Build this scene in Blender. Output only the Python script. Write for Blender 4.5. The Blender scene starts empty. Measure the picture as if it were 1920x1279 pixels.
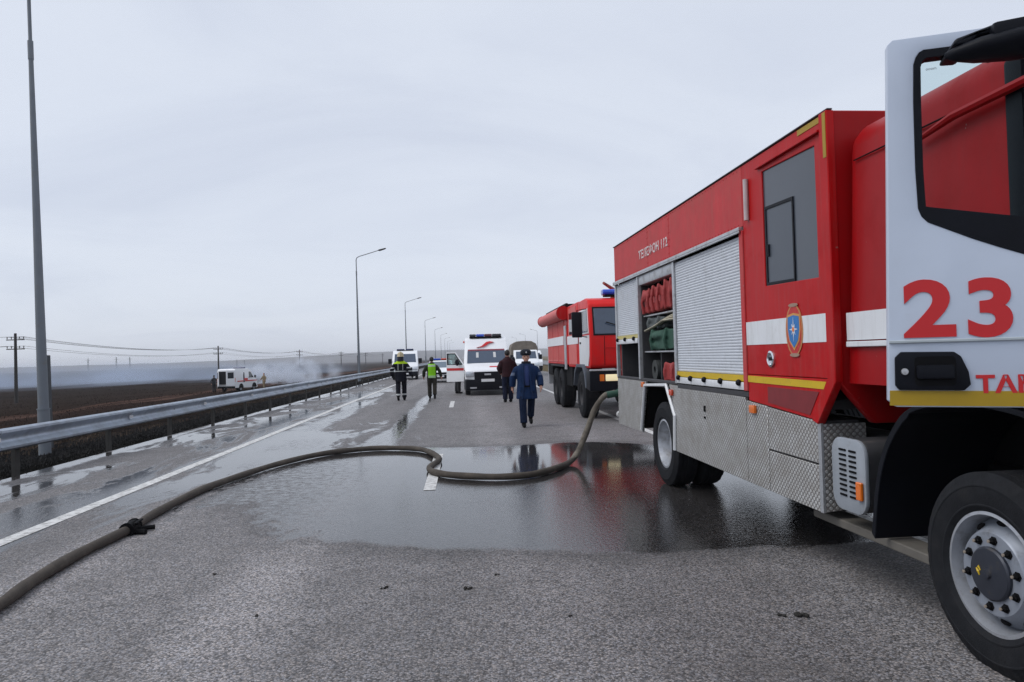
import bpy, bmesh, math, random
import numpy as np
from mathutils import Vector, Matrix
random.seed(7); rng = np.random.default_rng(7)
SC = bpy.context.scene
COL = SC.collection
PI = math.pi

# ------------------------------------------------------------------ camera
F_PX, PW, PH, CAM_H = 1370.0, 1920.0, 1279.0, 1.65
ROLL, HY, VPX = math.radians(1.6), 667.0, 870.0
pitch = math.atan((HY - PH/2)*math.cos(ROLL)/F_PX)
yaw = math.atan((960 - VPX)/F_PX)
Fv = Vector((math.sin(yaw)*math.cos(pitch), math.cos(yaw)*math.cos(pitch), math.sin(pitch)))
R0 = Vector((math.cos(yaw), -math.sin(yaw), 0)); U0 = R0.cross(Fv)
Rv = R0*math.cos(ROLL) - U0*math.sin(ROLL); Uv = U0*math.cos(ROLL) + R0*math.sin(ROLL)
cam = bpy.data.cameras.new('camera'); camo = bpy.data.objects.new('camera', cam); COL.objects.link(camo)
cam.sensor_width = 36; cam.lens = F_PX/PW*36; cam.clip_start = .05; cam.clip_end = 20000
M = Matrix((Rv, Uv, -Fv)).transposed().to_4x4(); M.translation = (0, 0, CAM_H)
camo.matrix_world = M; SC.camera = camo

# ------------------------------------------------------------------ light
SUN_EL, SUN_AZ = math.radians(52), math.radians(262)      # azimuth from +Y clockwise: to the left of the road
world = bpy.data.worlds.new('World'); SC.world = world; world.use_nodes = True
nt = world.node_tree; nt.nodes.clear()
def N(nt, t, **kw):
    n = nt.nodes.new(t)
    for k, v in kw.items():
        if k.startswith('i_'):
            n.inputs[k[2:].replace('_', ' ')].default_value = v
        else: setattr(n, k, v)
    return n
out = N(nt, 'ShaderNodeOutputWorld'); bg = N(nt, 'ShaderNodeBackground')
sky = N(nt, 'ShaderNodeTexSky', sky_type='NISHITA', sun_disc=False, sun_elevation=SUN_EL, sun_rotation=SUN_AZ)
sk = N(nt, 'ShaderNodeVectorMath', operation='SCALE'); nt.links.new(sky.outputs[0], sk.inputs[0]); sk.inputs['Scale'].default_value = .15
tc = N(nt, 'ShaderNodeTexCoord'); sep = N(nt, 'ShaderNodeSeparateXYZ'); nt.links.new(tc.outputs['Generated'], sep.inputs[0])
ab = N(nt, 'ShaderNodeMath', operation='ABSOLUTE'); nt.links.new(sep.outputs[2], ab.inputs[0])
ad = N(nt, 'ShaderNodeMath', operation='ADD'); nt.links.new(ab.outputs[0], ad.inputs[0]); ad.inputs[1].default_value = .16
dx = N(nt, 'ShaderNodeMath', operation='DIVIDE'); nt.links.new(sep.outputs[0], dx.inputs[0]); nt.links.new(ad.outputs[0], dx.inputs[1])
dy = N(nt, 'ShaderNodeMath', operation='DIVIDE'); nt.links.new(sep.outputs[1], dy.inputs[0]); nt.links.new(ad.outputs[0], dy.inputs[1])
cmb = N(nt, 'ShaderNodeCombineXYZ'); nt.links.new(dx.outputs[0], cmb.inputs[0]); nt.links.new(dy.outputs[0], cmb.inputs[1])
mp = N(nt, 'ShaderNodeMapping'); nt.links.new(cmb.outputs[0], mp.inputs[0]); mp.inputs['Scale'].default_value = (.8, 1.0, 1); mp.inputs['Location'].default_value = (3.1, 1.7, 0)
nz = N(nt, 'ShaderNodeTexNoise'); nt.links.new(mp.outputs[0], nz.inputs['Vector']); nz.inputs['Scale'].default_value = .9; nz.inputs['Detail'].default_value = 7; nz.inputs['Roughness'].default_value = .56; nz.inputs['Distortion'].default_value = .8
cr = N(nt, 'ShaderNodeValToRGB'); nt.links.new(nz.outputs[0], cr.inputs[0])
cr.color_ramp.elements[0].position = .14; cr.color_ramp.elements[0].color = (.635, .69, .82, 1)
cr.color_ramp.elements[1].position = .86; cr.color_ramp.elements[1].color = (.82, .87, .965, 1)
e = cr.color_ramp.elements.new(.5); e.color = (.76, .815, .925, 1)
mx = N(nt, 'ShaderNodeMix', data_type='RGBA'); mx.inputs[0].default_value = .93
nt.links.new(sk.outputs[0], mx.inputs[6]); nt.links.new(cr.outputs[0], mx.inputs[7])
nt.links.new(mx.outputs[2], bg.inputs[0]); bg.inputs[1].default_value = .965
nt.links.new(bg.outputs[0], out.inputs[0])
sun = bpy.data.lights.new('sun', 'SUN'); sun.energy = 1.5; sun.angle = math.radians(35); sun.color = (1, .97, .93)
suno = bpy.data.objects.new('sun', sun); COL.objects.link(suno)
sd = Vector((math.sin(SUN_AZ)*math.cos(SUN_EL), math.cos(SUN_AZ)*math.cos(SUN_EL), math.sin(SUN_EL)))
suno.rotation_euler = sd.to_track_quat('Z', 'Y').to_euler()
SC.view_settings.view_transform = 'Standard'; SC.view_settings.look = 'None'
SC.view_settings.exposure = 0; SC.view_settings.gamma = 1
SC.render.engine = 'CYCLES'
cy = SC.cycles
cy.use_denoising = True; cy.use_adaptive_sampling = True; cy.adaptive_threshold = .008
cy.max_bounces = 8; cy.diffuse_bounces = 3; cy.glossy_bounces = 4; cy.transmission_bounces = 6; cy.volume_bounces = 2; cy.transparent_max_bounces = 12
cy.caustics_reflective = False; cy.caustics_refractive = False; cy.volume_max_steps = 96; cy.sample_clamp_indirect = 6
try: cy.denoiser = 'OPENIMAGEDENOISE'; cy.denoising_input_passes = 'RGB_ALBEDO_NORMAL'; cy.denoising_prefilter = 'NONE'; cy.denoising_quality = 'HIGH'
except Exception: pass

# ------------------------------------------------------------------ materials
MATS = {}
def mat(name, col, rough=.5, metal=0., var=.12, scale=6., bump=0., bscale=60., coat=0., dirt=None, dscale=3., dlo=.55, dhi=.75, spec=.5, emit=None, bands=None, coords='Object', streak=None):
    if name in MATS: return MATS[name]
    m = bpy.data.materials.new(name); m.use_nodes = True; nt = m.node_tree; L = nt.links.new
    b = nt.nodes['Principled BSDF']
    b.inputs['Roughness'].default_value = rough; b.inputs['Metallic'].default_value = metal
    b.inputs['Coat Weight'].default_value = coat; b.inputs['Coat Roughness'].default_value = .12
    b.inputs['Specular IOR Level'].default_value = spec
    tc = N(nt, 'ShaderNodeTexCoord')
    nz = N(nt, 'ShaderNodeTexNoise'); nz.inputs['Scale'].default_value = scale; nz.inputs['Detail'].default_value = 8; nz.inputs['Roughness'].default_value = .65
    L(tc.outputs[coords], nz.inputs['Vector'])
    mr = N(nt, 'ShaderNodeMapRange'); L(nz.outputs[0], mr.inputs[0]); mr.inputs[1].default_value = .25; mr.inputs[2].default_value = .75
    mr.inputs[3].default_value = 1 - var; mr.inputs[4].default_value = 1 + var
    vm = N(nt, 'ShaderNodeVectorMath', operation='SCALE'); vm.inputs[0].default_value = col[:3]; L(mr.outputs[0], vm.inputs['Scale'])
    cur = vm.outputs[0]
    if bands:
        sp = N(nt, 'ShaderNodeSeparateXYZ'); L(tc.outputs['Object'], sp.inputs[0])
        for (z0, z1, bc, lim) in bands:
            a = N(nt, 'ShaderNodeMath', operation='COMPARE'); L(sp.outputs[2], a.inputs[0]); a.inputs[1].default_value = (z0+z1)/2; a.inputs[2].default_value = (z1-z0)/2
            o = a.outputs[0]
            if lim:
                c = N(nt, 'ShaderNodeMath', operation='COMPARE')
                ax = N(nt, 'ShaderNodeMath', operation='ABSOLUTE'); L(sp.outputs[0], ax.inputs[0]); L(ax.outputs[0], c.inputs[0])
                c.inputs[1].default_value = (lim[0]+lim[1])/2; c.inputs[2].default_value = (lim[1]-lim[0])/2
                k = N(nt, 'ShaderNodeMath', operation='MULTIPLY'); L(o, k.inputs[0]); L(c.outputs[0], k.inputs[1]); o = k.outputs[0]
            x = N(nt, 'ShaderNodeMix', data_type='RGBA'); L(o, x.inputs[0]); L(cur, x.inputs[6]); x.inputs[7].default_value = (*bc, 1); cur = x.outputs[2]
    if dirt:
        n2 = N(nt, 'ShaderNodeTexNoise'); n2.inputs['Scale'].default_value = dscale; n2.inputs['Detail'].default_value = 10; n2.inputs['Roughness'].default_value = .7
        L(tc.outputs['Object'], n2.inputs['Vector'])
        m2 = N(nt, 'ShaderNodeMapRange'); L(n2.outputs[0], m2.inputs[0]); m2.inputs[1].default_value = dlo; m2.inputs[2].default_value = dhi; m2.inputs[4].default_value = .75
        x = N(nt, 'ShaderNodeMix', data_type='RGBA'); L(m2.outputs[0], x.inputs[0]); L(cur, x.inputs[6]); x.inputs[7].default_value = (*dirt, 1); cur = x.outputs[2]
        rr = N(nt, 'ShaderNodeMapRange'); L(m2.outputs[0], rr.inputs[0]); rr.inputs[3].default_value = rough; rr.inputs[4].default_value = min(1, rough+.35)
        L(rr.outputs[0], b.inputs['Roughness'])
    if streak:
        ms = N(nt, 'ShaderNodeMapping'); L(tc.outputs['Object'], ms.inputs[0]); ms.inputs['Scale'].default_value = (9, 9, .7)
        n4 = N(nt, 'ShaderNodeTexNoise'); n4.inputs['Scale'].default_value = 2.2; n4.inputs['Detail'].default_value = 8; n4.inputs['Roughness'].default_value = .72; L(ms.outputs[0], n4.inputs['Vector'])
        m4 = N(nt, 'ShaderNodeMapRange'); L(n4.outputs[0], m4.inputs[0]); m4.inputs[1].default_value = .48; m4.inputs[2].default_value = .78; m4.inputs[4].default_value = streak[3]
        x = N(nt, 'ShaderNodeMix', data_type='RGBA'); L(m4.outputs[0], x.inputs[0]); L(cur, x.inputs[6]); x.inputs[7].default_value = (*streak[:3], 1); cur = x.outputs[2]
        # chips: small pale nicks
        n5 = N(nt, 'ShaderNodeTexNoise'); n5.inputs['Scale'].default_value = 26; n5.inputs['Detail'].default_value = 2; L(tc.outputs['Object'], n5.inputs['Vector'])
        m5 = N(nt, 'ShaderNodeMapRange'); L(n5.outputs[0], m5.inputs[0]); m5.inputs[1].default_value = .765; m5.inputs[2].default_value = .79; m5.inputs[4].default_value = .6
        x = N(nt, 'ShaderNodeMix', data_type='RGBA'); L(m5.outputs[0], x.inputs[0]); L(cur, x.inputs[6]); x.inputs[7].default_value = (.30, .24, .22, 1); cur = x.outputs[2]
    L(cur, b.inputs['Base Color'])
    if bump:
        n3 = N(nt, 'ShaderNodeTexNoise'); n3.inputs['Scale'].default_value = bscale; n3.inputs['Detail'].default_value = 4; L(tc.outputs['Object'], n3.inputs['Vector'])
        bp = N(nt, 'ShaderNodeBump'); bp.inputs['Strength'].default_value = bump; bp.inputs['Distance'].default_value = .01
        L(n3.outputs[0], bp.inputs['Height']); L(bp.outputs[0], b.inputs['Normal'])
    if emit:
        b.inputs['Emission Color'].default_value = (*emit[0], 1); b.inputs['Emission Strength'].default_value = emit[1]
    MATS[name] = m
    return m
def glass(name, tint=(.8, .86, .86), alpha=.35, rough=.03, k=1.):
    m = bpy.data.materials.new(name); m.use_nodes = True; nt = m.node_tree; nt.nodes.clear(); L = nt.links.new
    o = N(nt, 'ShaderNodeOutputMaterial'); t = N(nt, 'ShaderNodeBsdfTransparent'); t.inputs[0].default_value = (*tint, 1)
    g = N(nt, 'ShaderNodeBsdfGlossy'); g.inputs['Roughness'].default_value = rough
    fr = N(nt, 'ShaderNodeFresnel'); fr.inputs[0].default_value = 1.5
    ad = N(nt, 'ShaderNodeMath', operation='MULTIPLY_ADD'); L(fr.outputs[0], ad.inputs[0]); ad.inputs[1].default_value = k; ad.inputs[2].default_value = alpha; ad.use_clamp = True
    mx = N(nt, 'ShaderNodeMixShader'); L(ad.outputs[0], mx.inputs[0]); L(t.outputs[0], mx.inputs[1]); L(g.outputs[0], mx.inputs[2]); L(mx.outputs[0], o.inputs[0])
    return m
DUST = (.23, .20, .17)
RED = mat('red_paint', (.46, .004, .006), .42, var=.1, scale=3, coat=.03, dirt=(.34, .012, .012), dscale=2.2, dlo=.5, dhi=.8, streak=(.30, .085, .075, .5), bump=.16, bscale=2.2, spec=.16)
KRED = mat('bright_red_paint', (.66, .010, .010), .42, var=.08, scale=3, coat=.04, dirt=(.5, .03, .03), dscale=2.5, dlo=.5, dhi=.8, streak=(.35, .08, .07, .25), bump=.08, bscale=2.2, spec=.2)
SHADERED = mat('shaded_red_paint', (.33, .003, .005), .42, var=.08, scale=3, coat=.04, dirt=(.25, .008, .008), dscale=2.2, dlo=.5, dhi=.8, streak=(.20, .03, .028, .25), bump=.08, bscale=2.2, spec=.16)  # darkened copy of the body red: shade on cab and front wall painted in
REDF = mat('faded_red_paint', (.53, .045, .05), .55, var=.14, scale=4, dirt=(.42, .13, .12), dscale=1.6, dlo=.45, dhi=.72, streak=(.36, .12, .10, .5), bump=.10, bscale=2.2, spec=.2)
REDP = mat('pink_dusty_red_paint', (.62, .12, .11), .55, var=.12, scale=4, dirt=(.5, .2, .18), dscale=3)
WHITE = mat('white_paint', (.74, .76, .79), .4, var=.04, scale=5, coat=.2, dirt=(.55, .55, .55), dscale=3, dlo=.6, dhi=.85, streak=(.45, .44, .42, .5))
WHITEV = mat('white_vehicle_paint', (.82, .83, .85), .35, var=.03, scale=4, coat=.3, dirt=(.5, .48, .45), dscale=2, dlo=.62, dhi=.85)
DECAL_RED = mat('red_decal', (.56, .012, .016), .4, var=.05)
YEL = mat('yellow_stripe', (.62, .42, .01), .5, var=.1, dirt=(.35, .27, .08), dscale=8, dlo=.55, dhi=.8)
ALU = mat('aluminium', (.55, .56, .58), .42, .75, var=.1, scale=10, dirt=(.22, .2, .18), dscale=6, dlo=.5, dhi=.75)
SLAT = mat('shutter_aluminium', (.60, .63, .68), .55, .08, var=.08, scale=12, dirt=(.36, .36, .36), dscale=5, dlo=.55, dhi=.8)
BLACKP = mat('black_plastic', (.0055, .0065, .0105), .45, var=.2, bump=.15, bscale=300, spec=.14)
DYEL = mat('mustard_stripe', (.37, .235, .006), .5, var=.1, dirt=(.28, .2, .03), dscale=5)
WHEELG = mat('wheel_grey', (.30, .33, .385), .42, .3, var=.1, dirt=(.12, .11, .1), dscale=10)
BLACK2 = mat('black_metal', (.006, .006, .007), .7, var=.3, spec=.1)
RUBBER = mat('tyre_rubber', (.016, .017, .02), .75, var=.25, scale=14, bump=.2, bscale=120, dirt=(.035, .034, .034), dscale=5, dlo=.5, dhi=.75, spec=.12)
STEEL = mat('rim_silver', (.50, .52, .56), .4, .55, var=.12, scale=12, dirt=(.16, .14, .12), dscale=9, dlo=.5, dhi=.72)
DGREY = mat('dark_grey_metal', (.05, .05, .055), .6, .2, var=.2, dirt=(.12, .105, .09), dscale=6)
HUBM = mat('hub_dark', (.035, .04, .055), .4, .3, var=.2, dirt=(.1, .08, .05), dscale=12)
PANELGL = mat('dark_slate_panel', (.052, .062, .08), .28, var=.06, scale=3, coat=.2)
DARKGL = mat('dark_window_glass', (.02, .026, .034), .06, var=.05, spec=.7)
BLUEGL = mat('windscreen_glass', (.045, .068, .11), .06, var=.1, spec=.8)
ORANGE = mat('orange_lens', (.75, .16, .01), .25, var=.1, coat=.4)
ORRED = mat('red_lens', (.6, .06, .02), .25, var=.1, coat=.4)
BLUEL = mat('blue_lens', (.01, .07, .55), .2, var=.1, coat=.5)
GALV = mat('galvanised_steel', (.36, .41, .48), .36, .6, var=.16, scale=5, dirt=(.24, .25, .27), dscale=2.2, dlo=.45, dhi=.75)
POLEM = mat('pole_grey', (.17, .19, .215), .6, .15, var=.1, scale=3, dirt=(.2, .19, .18), dscale=4)
SLEEVEM = mat('dark_sleeve', (.055, .06, .068), .7, var=.2)
WOOD = mat('weathered_dark_timber', (.03, .026, .024), .85, var=.3, scale=8)
PLATE = mat('plate_white', (.8, .8, .8), .4, var=.03)
LIT = mat('lit_headlamp', (.9, .8, .5), .2, emit=((1, .80, .45), .4), var=.1)
LENS = mat('clear_headlamp_lens', (.55, .58, .62), .1, .3, var=.2, scale=20, coat=.5)
SKIN = mat('skin', (.50, .27, .20), .5, var=.08)
HAIR = mat('dark_hair', (.015, .012, .01), .7, var=.2)
INTER = mat('cab_interior', (.02, .02, .023), .8, spec=.15)
GREENH = mat('green_canvas', (.03, .085, .06), .8, var=.25, scale=15, bump=.4, bscale=40)
CREAM = mat('cream_canvas', (.42, .39, .30), .85, var=.2, scale=15, bump=.4, bscale=40)
REDBAG = mat('red_bag', (.35, .045, .045), .7, var=.25, scale=10, bump=.6, bscale=18)
CLEARGL = glass('clear_glass', (.86, .92, .92), .0, k=0.)

def checker_mat():
    m = bpy.data.materials.new('checker_plate'); m.use_nodes = True; nt = m.node_tree; L = nt.links.new; b = nt.nodes['Principled BSDF']
    tc = N(nt, 'ShaderNodeTexCoord'); sp = N(nt, 'ShaderNodeSeparateXYZ'); L(tc.outputs['Object'], sp.inputs[0])
    ay = N(nt, 'ShaderNodeMath', operation='ADD'); L(sp.outputs[0], ay.inputs[0]); L(sp.outputs[1], ay.inputs[1])
    d1 = N(nt, 'ShaderNodeMath', operation='ADD'); L(ay.outputs[0], d1.inputs[0]); L(sp.outputs[2], d1.inputs[1])
    d2 = N(nt, 'ShaderNodeMath', operation='SUBTRACT'); L(ay.outputs[0], d2.inputs[0]); L(sp.outputs[2], d2.inputs[1])
    def cell(o, f):
        a = N(nt, 'ShaderNodeMath', operation='MULTIPLY'); L(o, a.inputs[0]); a.inputs[1].default_value = f
        s = N(nt, 'ShaderNodeMath', operation='SINE'); L(a.outputs[0], s.inputs[0]); return s.outputs[0]
    P = 2*PI/.095
    p = cell(d1.outputs[0], P); q = cell(d2.outputs[0], P)
    mu = N(nt, 'ShaderNodeMath', operation='MULTIPLY'); L(p, mu.inputs[0]); L(q, mu.inputs[1])
    ab = N(nt, 'ShaderNodeMath', operation='ABSOLUTE'); L(mu.outputs[0], ab.inputs[0])
    st = N(nt, 'ShaderNodeMapRange', interpolation_type='SMOOTHSTEP'); L(ab.outputs[0], st.inputs[0]); st.inputs[1].default_value = .2; st.inputs[2].default_value = .6
    nz = N(nt, 'ShaderNodeTexNoise'); nz.inputs['Scale'].default_value = 5; nz.inputs['Detail'].default_value = 9; nz.inputs['Roughness'].default_value = .7; L(tc.outputs['Object'], nz.inputs['Vector'])
    base = N(nt, 'ShaderNodeMix', data_type='RGBA'); L(st.outputs[0], base.inputs[0]); base.inputs[6].default_value = (.25, .24, .235, 1); base.inputs[7].default_value = (.60, .605, .60, 1)
    mr = N(nt, 'ShaderNodeMapRange'); L(nz.outputs[0], mr.inputs[0]); mr.inputs[1].default_value = .40; mr.inputs[2].default_value = .66; mr.inputs[4].default_value = .7
    mxx = N(nt, 'ShaderNodeMix', data_type='RGBA'); L(mr.outputs[0], mxx.inputs[0]); L(base.outputs[2], mxx.inputs[6]); mxx.inputs[7].default_value = (.27, .245, .22, 1)
    L(mxx.outputs[2], b.inputs['Base Color']); b.inputs['Metallic'].default_value = .35; b.inputs['Roughness'].default_value = .5
    bp = N(nt, 'ShaderNodeBump'); bp.inputs['Strength'].default_value = .9; bp.inputs['Distance'].default_value = .004; L(st.outputs[0], bp.inputs['Height']); L(bp.outputs[0], b.inputs['Normal'])
    return m
CHECK = checker_mat()

# ------------------------------------------------------------------ mesh helpers
def chaikin(P, n=2, closed=True):
    for _ in range(n):
        Q = []
        m = len(P)
        for i in range(m if closed else m-1):
            a, b = P[i], P[(i+1) % m]
            Q += [(a[0]*.75+b[0]*.25, a[1]*.75+b[1]*.25), (a[0]*.25+b[0]*.75, a[1]*.25+b[1]*.75)]
        P = Q if closed else [P[0]] + Q + [P[-1]]
    return P
class MB:
    def __init__(s): s.v = []; s.f = []
    def add(s, v, f):
        o = len(s.v); s.v += [tuple(p) for p in v]; s.f += [tuple(i+o for i in q) for q in f]; return s
    def box(s, x0, x1, y0, y1, z0, z1):
        return s.add([(x0,y0,z0),(x1,y0,z0),(x1,y1,z0),(x0,y1,z0),(x0,y0,z1),(x1,y0,z1),(x1,y1,z1),(x0,y1,z1)],
                     [(0,3,2,1),(4,5,6,7),(0,1,5,4),(1,2,6,5),(2,3,7,6),(3,0,4,7)])
    def prism(s, poly, axis, a, b):
        mk = {'y': lambda p, t: (p[0], t, p[1]), 'x': lambda p, t: (t, p[0], p[1]), 'z': lambda p, t: (p[0], p[1], t)}[axis]
        n = len(poly)
        return s.add([mk(p, a) for p in poly] + [mk(p, b) for p in poly],
                     [tuple(range(n)), tuple(range(2*n-1, n-1, -1))] + [(i, (i+1) % n, (i+1) % n+n, i+n) for i in range(n)])
    def ring(s, outer, inner, axis, a, b):
        """plate with a hole: outer/inner star-shaped about the inner centroid"""
        c = np.mean(np.array(inner), 0)
        def hit(poly, th):
            d = np.array((math.cos(th), math.sin(th))); best = None
            for i in range(len(poly)):
                p = np.array(poly[i])-c; q = np.array(poly[(i+1) % len(poly)])-c; e = q-p
                den = d[0]*e[1]-d[1]*e[0]
                if abs(den) < 1e-12: continue
                t = (p[0]*e[1]-p[1]*e[0])/den; u = (p[0]*d[1]-p[1]*d[0])/den
                if t > 0 and -1e-6 <= u <= 1+1e-6 and (best is None or t > best): best = t
            return tuple(c + d*best)
        ths = sorted(set(round(math.atan2(p[1]-c[1], p[0]-c[0]), 5) for p in list(outer)+list(inner)))
        O = [hit(outer, t) for t in ths]; I = [hit(inner, t) for t in ths]; n = len(ths)
        mk = {'y': lambda p, t: (p[0], t, p[1]), 'x': lambda p, t: (t, p[0], p[1])}[axis]
        v = [mk(p, a) for p in O] + [mk(p, a) for p in I] + [mk(p, b) for p in O] + [mk(p, b) for p in I]
        f = []
        for i in range(n):
            j = (i+1) % n
            f += [(i, j, n+j, n+i), (2*n+i, 3*n+i, 3*n+j, 2*n+j), (i, 2*n+i, 2*n+j, j), (n+i, n+j, 3*n+j, 3*n+i)]
        return s.add(v, f)
    def tube(s, pts, r, n=8, caps=True, sy=1.0):
        pts = [Vector(p) for p in pts]; m = len(pts); rs = r if isinstance(r, (list, tuple)) else [r]*m
        v = []; up = None
        for i, p in enumerate(pts):
            t = (pts[min(i+1, m-1)] - pts[max(i-1, 0)]).normalized()
            if up is None: up = Vector((0, 0, 1)) if abs(t.z) < .9 else Vector((0, 1, 0))
            a = t.cross(up).normalized(); up = a.cross(t).normalized()
            for k in range(n):
                th = 2*PI*k/n; v.append(p + a*(math.cos(th)*rs[i]) + up*(math.sin(th)*rs[i]*sy))
        f = [(i*n+k, i*n+(k+1) % n, (i+1)*n+(k+1) % n, (i+1)*n+k) for i in range(m-1) for k in range(n)]
        if caps: f += [tuple(range(n-1, -1, -1)), tuple((m-1)*n+k for k in range(n))]
        return s.add(v, f)
    def loft(s, rings, n=16):
        """rings: (cx,cy,cz, rx, ry) horizontal ellipses"""
        v = []
        for (cx, cy, cz, rx, ry) in rings:
            for k in range(n): v.append((cx+rx*math.cos(2*PI*k/n), cy+ry*math.sin(2*PI*k/n), cz))
        m = len(rings)
        f = [(i*n+k, i*n+(k+1) % n, (i+1)*n+(k+1) % n, (i+1)*n+k) for i in range(m-1) for k in range(n)]
        f += [tuple(range(n-1, -1, -1)), tuple((m-1)*n+k for k in range(n))]
        return s.add(v, f)
    def lathe(s, prof, c=(0, 0, 0), n=48, closed=True, notch=None):
        """profile (r, y) turned about the y axis through c"""
        v = []; m = len(prof)
        for k in range(n):
            th = 2*PI*k/n
            for j, (r, y) in enumerate(prof):
                rr = r - (notch[1] if notch and j in notch[0] and (k//2) % 2 else 0)
                v.append((c[0]+rr*math.cos(th), c[1]+y, c[2]+rr*math.sin(th)))
        f = []
        for k in range(n):
            for j in range(m if closed else m-1):
                j2 = (j+1) % m; k2 = (k+1) % n
                f.append((k*m+j, k*m+j2, k2*m+j2, k2*m+j))
        return s.add(v, f)
    def ell(s, c, r, nu=14, nv=9):
        v = []; f = []
        for j in range(nv+1):
            ph = -PI/2 + PI*(j+.0)/nv
            for i in range(nu):
                th = 2*PI*i/nu; cp = max(math.cos(ph), .02)
                v.append((c[0]+r[0]*cp*math.cos(th), c[1]+r[1]*cp*math.sin(th), c[2]+r[2]*math.sin(ph)))
        f = [(j*nu+i, j*nu+(i+1) % nu, (j+1)*nu+(i+1) % nu, (j+1)*nu+i) for j in range(nv) for i in range(nu)]
        f += [tuple(range(nu-1, -1, -1)), tuple(nv*nu+i for i in range(nu))]
        return s.add(v, f)
    def xf(s, fn): s.v = [tuple(fn(Vector(p))) for p in s.v]; return s
    def mesh(s, name, m, bevel=0, seg=1, smooth=True, angle=35):
        me = bpy.data.meshes.new(name); me.from_pydata(s.v, [], s.f)
        bm = bmesh.new(); bm.from_mesh(me)
        bmesh.ops.recalc_face_normals(bm, faces=bm.faces)
        if bevel:
            ed = [e for e in bm.edges if len(e.link_faces) == 2 and e.calc_face_angle(0) > .5]
            bmesh.ops.bevel(bm, geom=ed, offset=bevel, segments=seg, profile=.6, affect='EDGES', clamp_overlap=True)
        bm.to_mesh(me); bm.free()
        if smooth:
            me.shade_smooth(); me.set_sharp_from_angle(angle=math.radians(angle))
        if m: me.materials.append(m)
        return me
    def build(s, name, m, parent=None, **k):
        return put(name, s.mesh(name, m, **k), parent)
def put(name, me, parent=None):
    o = bpy.data.objects.new(name, me); COL.objects.link(o)
    if parent: o.parent = parent
    return o
def tag(o, label, cat, group=None):
    o['label'] = label; o['category'] = cat
    if group: o['group'] = group
    return o
def thing(name, label, cat, loc=(0, 0, 0), rz=0, group=None):
    o = bpy.data.objects.new(name, None); COL.objects.link(o); o.empty_display_size = .2
    o.location = loc; o.rotation_euler = (0, 0, rz)
    return tag(o, label, cat, group)
def struct(o, kind='structure'): o['kind'] = kind; return o
def copy_tree(o, parent=None):
    c = o.copy(); COL.objects.link(c); c.parent = parent
    for ch in [x for x in bpy.data.objects if x.parent == o]: copy_tree(ch, c)
    return c
def box(name, m, parent, x0, x1, y0, y1, z0, z1, bevel=.004, seg=1):
    return MB().box(x0, x1, y0, y1, z0, z1).build(name, m, parent, bevel=bevel, seg=seg)
def rpoly(x0, x1, z0, z1, r, n=5):
    o = []
    for cx, cz, a in ((x1-r, z1-r, 0), (x0+r, z1-r, PI/2), (x0+r, z0+r, PI), (x1-r, z0+r, 1.5*PI)):
        o += [(cx+r*math.cos(a+PI/2*k/n), cz+r*math.sin(a+PI/2*k/n)) for k in range(n+1)]
    return o
def text_mesh(txt, size, m, name, sx=1., bold=0., ext=.0015):
    cu = bpy.data.curves.new(name, 'FONT'); cu.body = txt; cu.size = size; cu.offset = bold; cu.extrude = ext; cu.resolution_u = 6
    t = bpy.data.objects.new(name, cu); COL.objects.link(t); bpy.context.view_layer.update()
    me = bpy.data.meshes.new_from_object(t.evaluated_get(bpy.context.evaluated_depsgraph_get()))
    bpy.data.objects.remove(t); bpy.data.curves.remove(cu)
    for v in me.vertices: v.co.x *= sx
    me.materials.clear(); me.materials.append(m)
    return me
def remeshed(mb, name, m, voxel=.011, smooth=6):
    me = mb.mesh(name, m, smooth=False); o = bpy.data.objects.new('tmp', me); COL.objects.link(o)
    r = o.modifiers.new('r', 'REMESH'); r.mode = 'VOXEL'; r.voxel_size = voxel
    s = o.modifiers.new('s', 'SMOOTH'); s.iterations = smooth; s.factor = .5
    bpy.context.view_layer.update()
    n = bpy.data.meshes.new_from_object(o.evaluated_get(bpy.context.evaluated_depsgraph_get()))
    bpy.data.objects.remove(o); n.name = name
    n.materials.clear(); n.materials.append(m); n.shade_smooth()
    return n


# ------------------------------------------------------------------ ground, field, hills
def zter(x, y):
    x = np.asarray(x, float)
    z = np.interp(x, [-4200, -600, -160, -52, -30, -20, -14, -9.5, -7.5, -6.98, 8.0, 8.8, 11, 13.4, 23.6, 26, 60, 4200],
                  [-9, -6, -4, -2.2, -1.35, -1.1, -.95, -.30, -.05, -.02, -.05, -.2, -.5, -.12, -.12, -.5, -1.5, -6])
    return z
def hnoise(x, y, f, s):
    r = np.random.default_rng(s); z = 0*x
    for k in range(6):
        a = r.uniform(0, 2*PI); p = r.uniform(0, 9); ff = f*r.uniform(.6, 1.8)
        z = z + np.sin((x*math.cos(a)+y*math.sin(a))*ff+p)
    return z/6
def grid_mesh(name, xs, ys, zf, m):
    X, Y = np.meshgrid(xs, ys); Z = zf(X, Y)
    nx, ny = len(xs), len(ys)
    v = np.stack([X, Y, Z], -1).reshape(-1, 3)
    i = np.arange((ny-1)*nx).reshape(ny-1, nx)[:, :-1].ravel()
    f = np.stack([i, i+1, i+nx+1, i+nx], -1)
    me = bpy.data.meshes.new(name); me.from_pydata(v.tolist(), [], f.tolist()); me.shade_smooth()
    if m: me.materials.append(m)
    return me, X.ravel(), Y.ravel()
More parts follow.
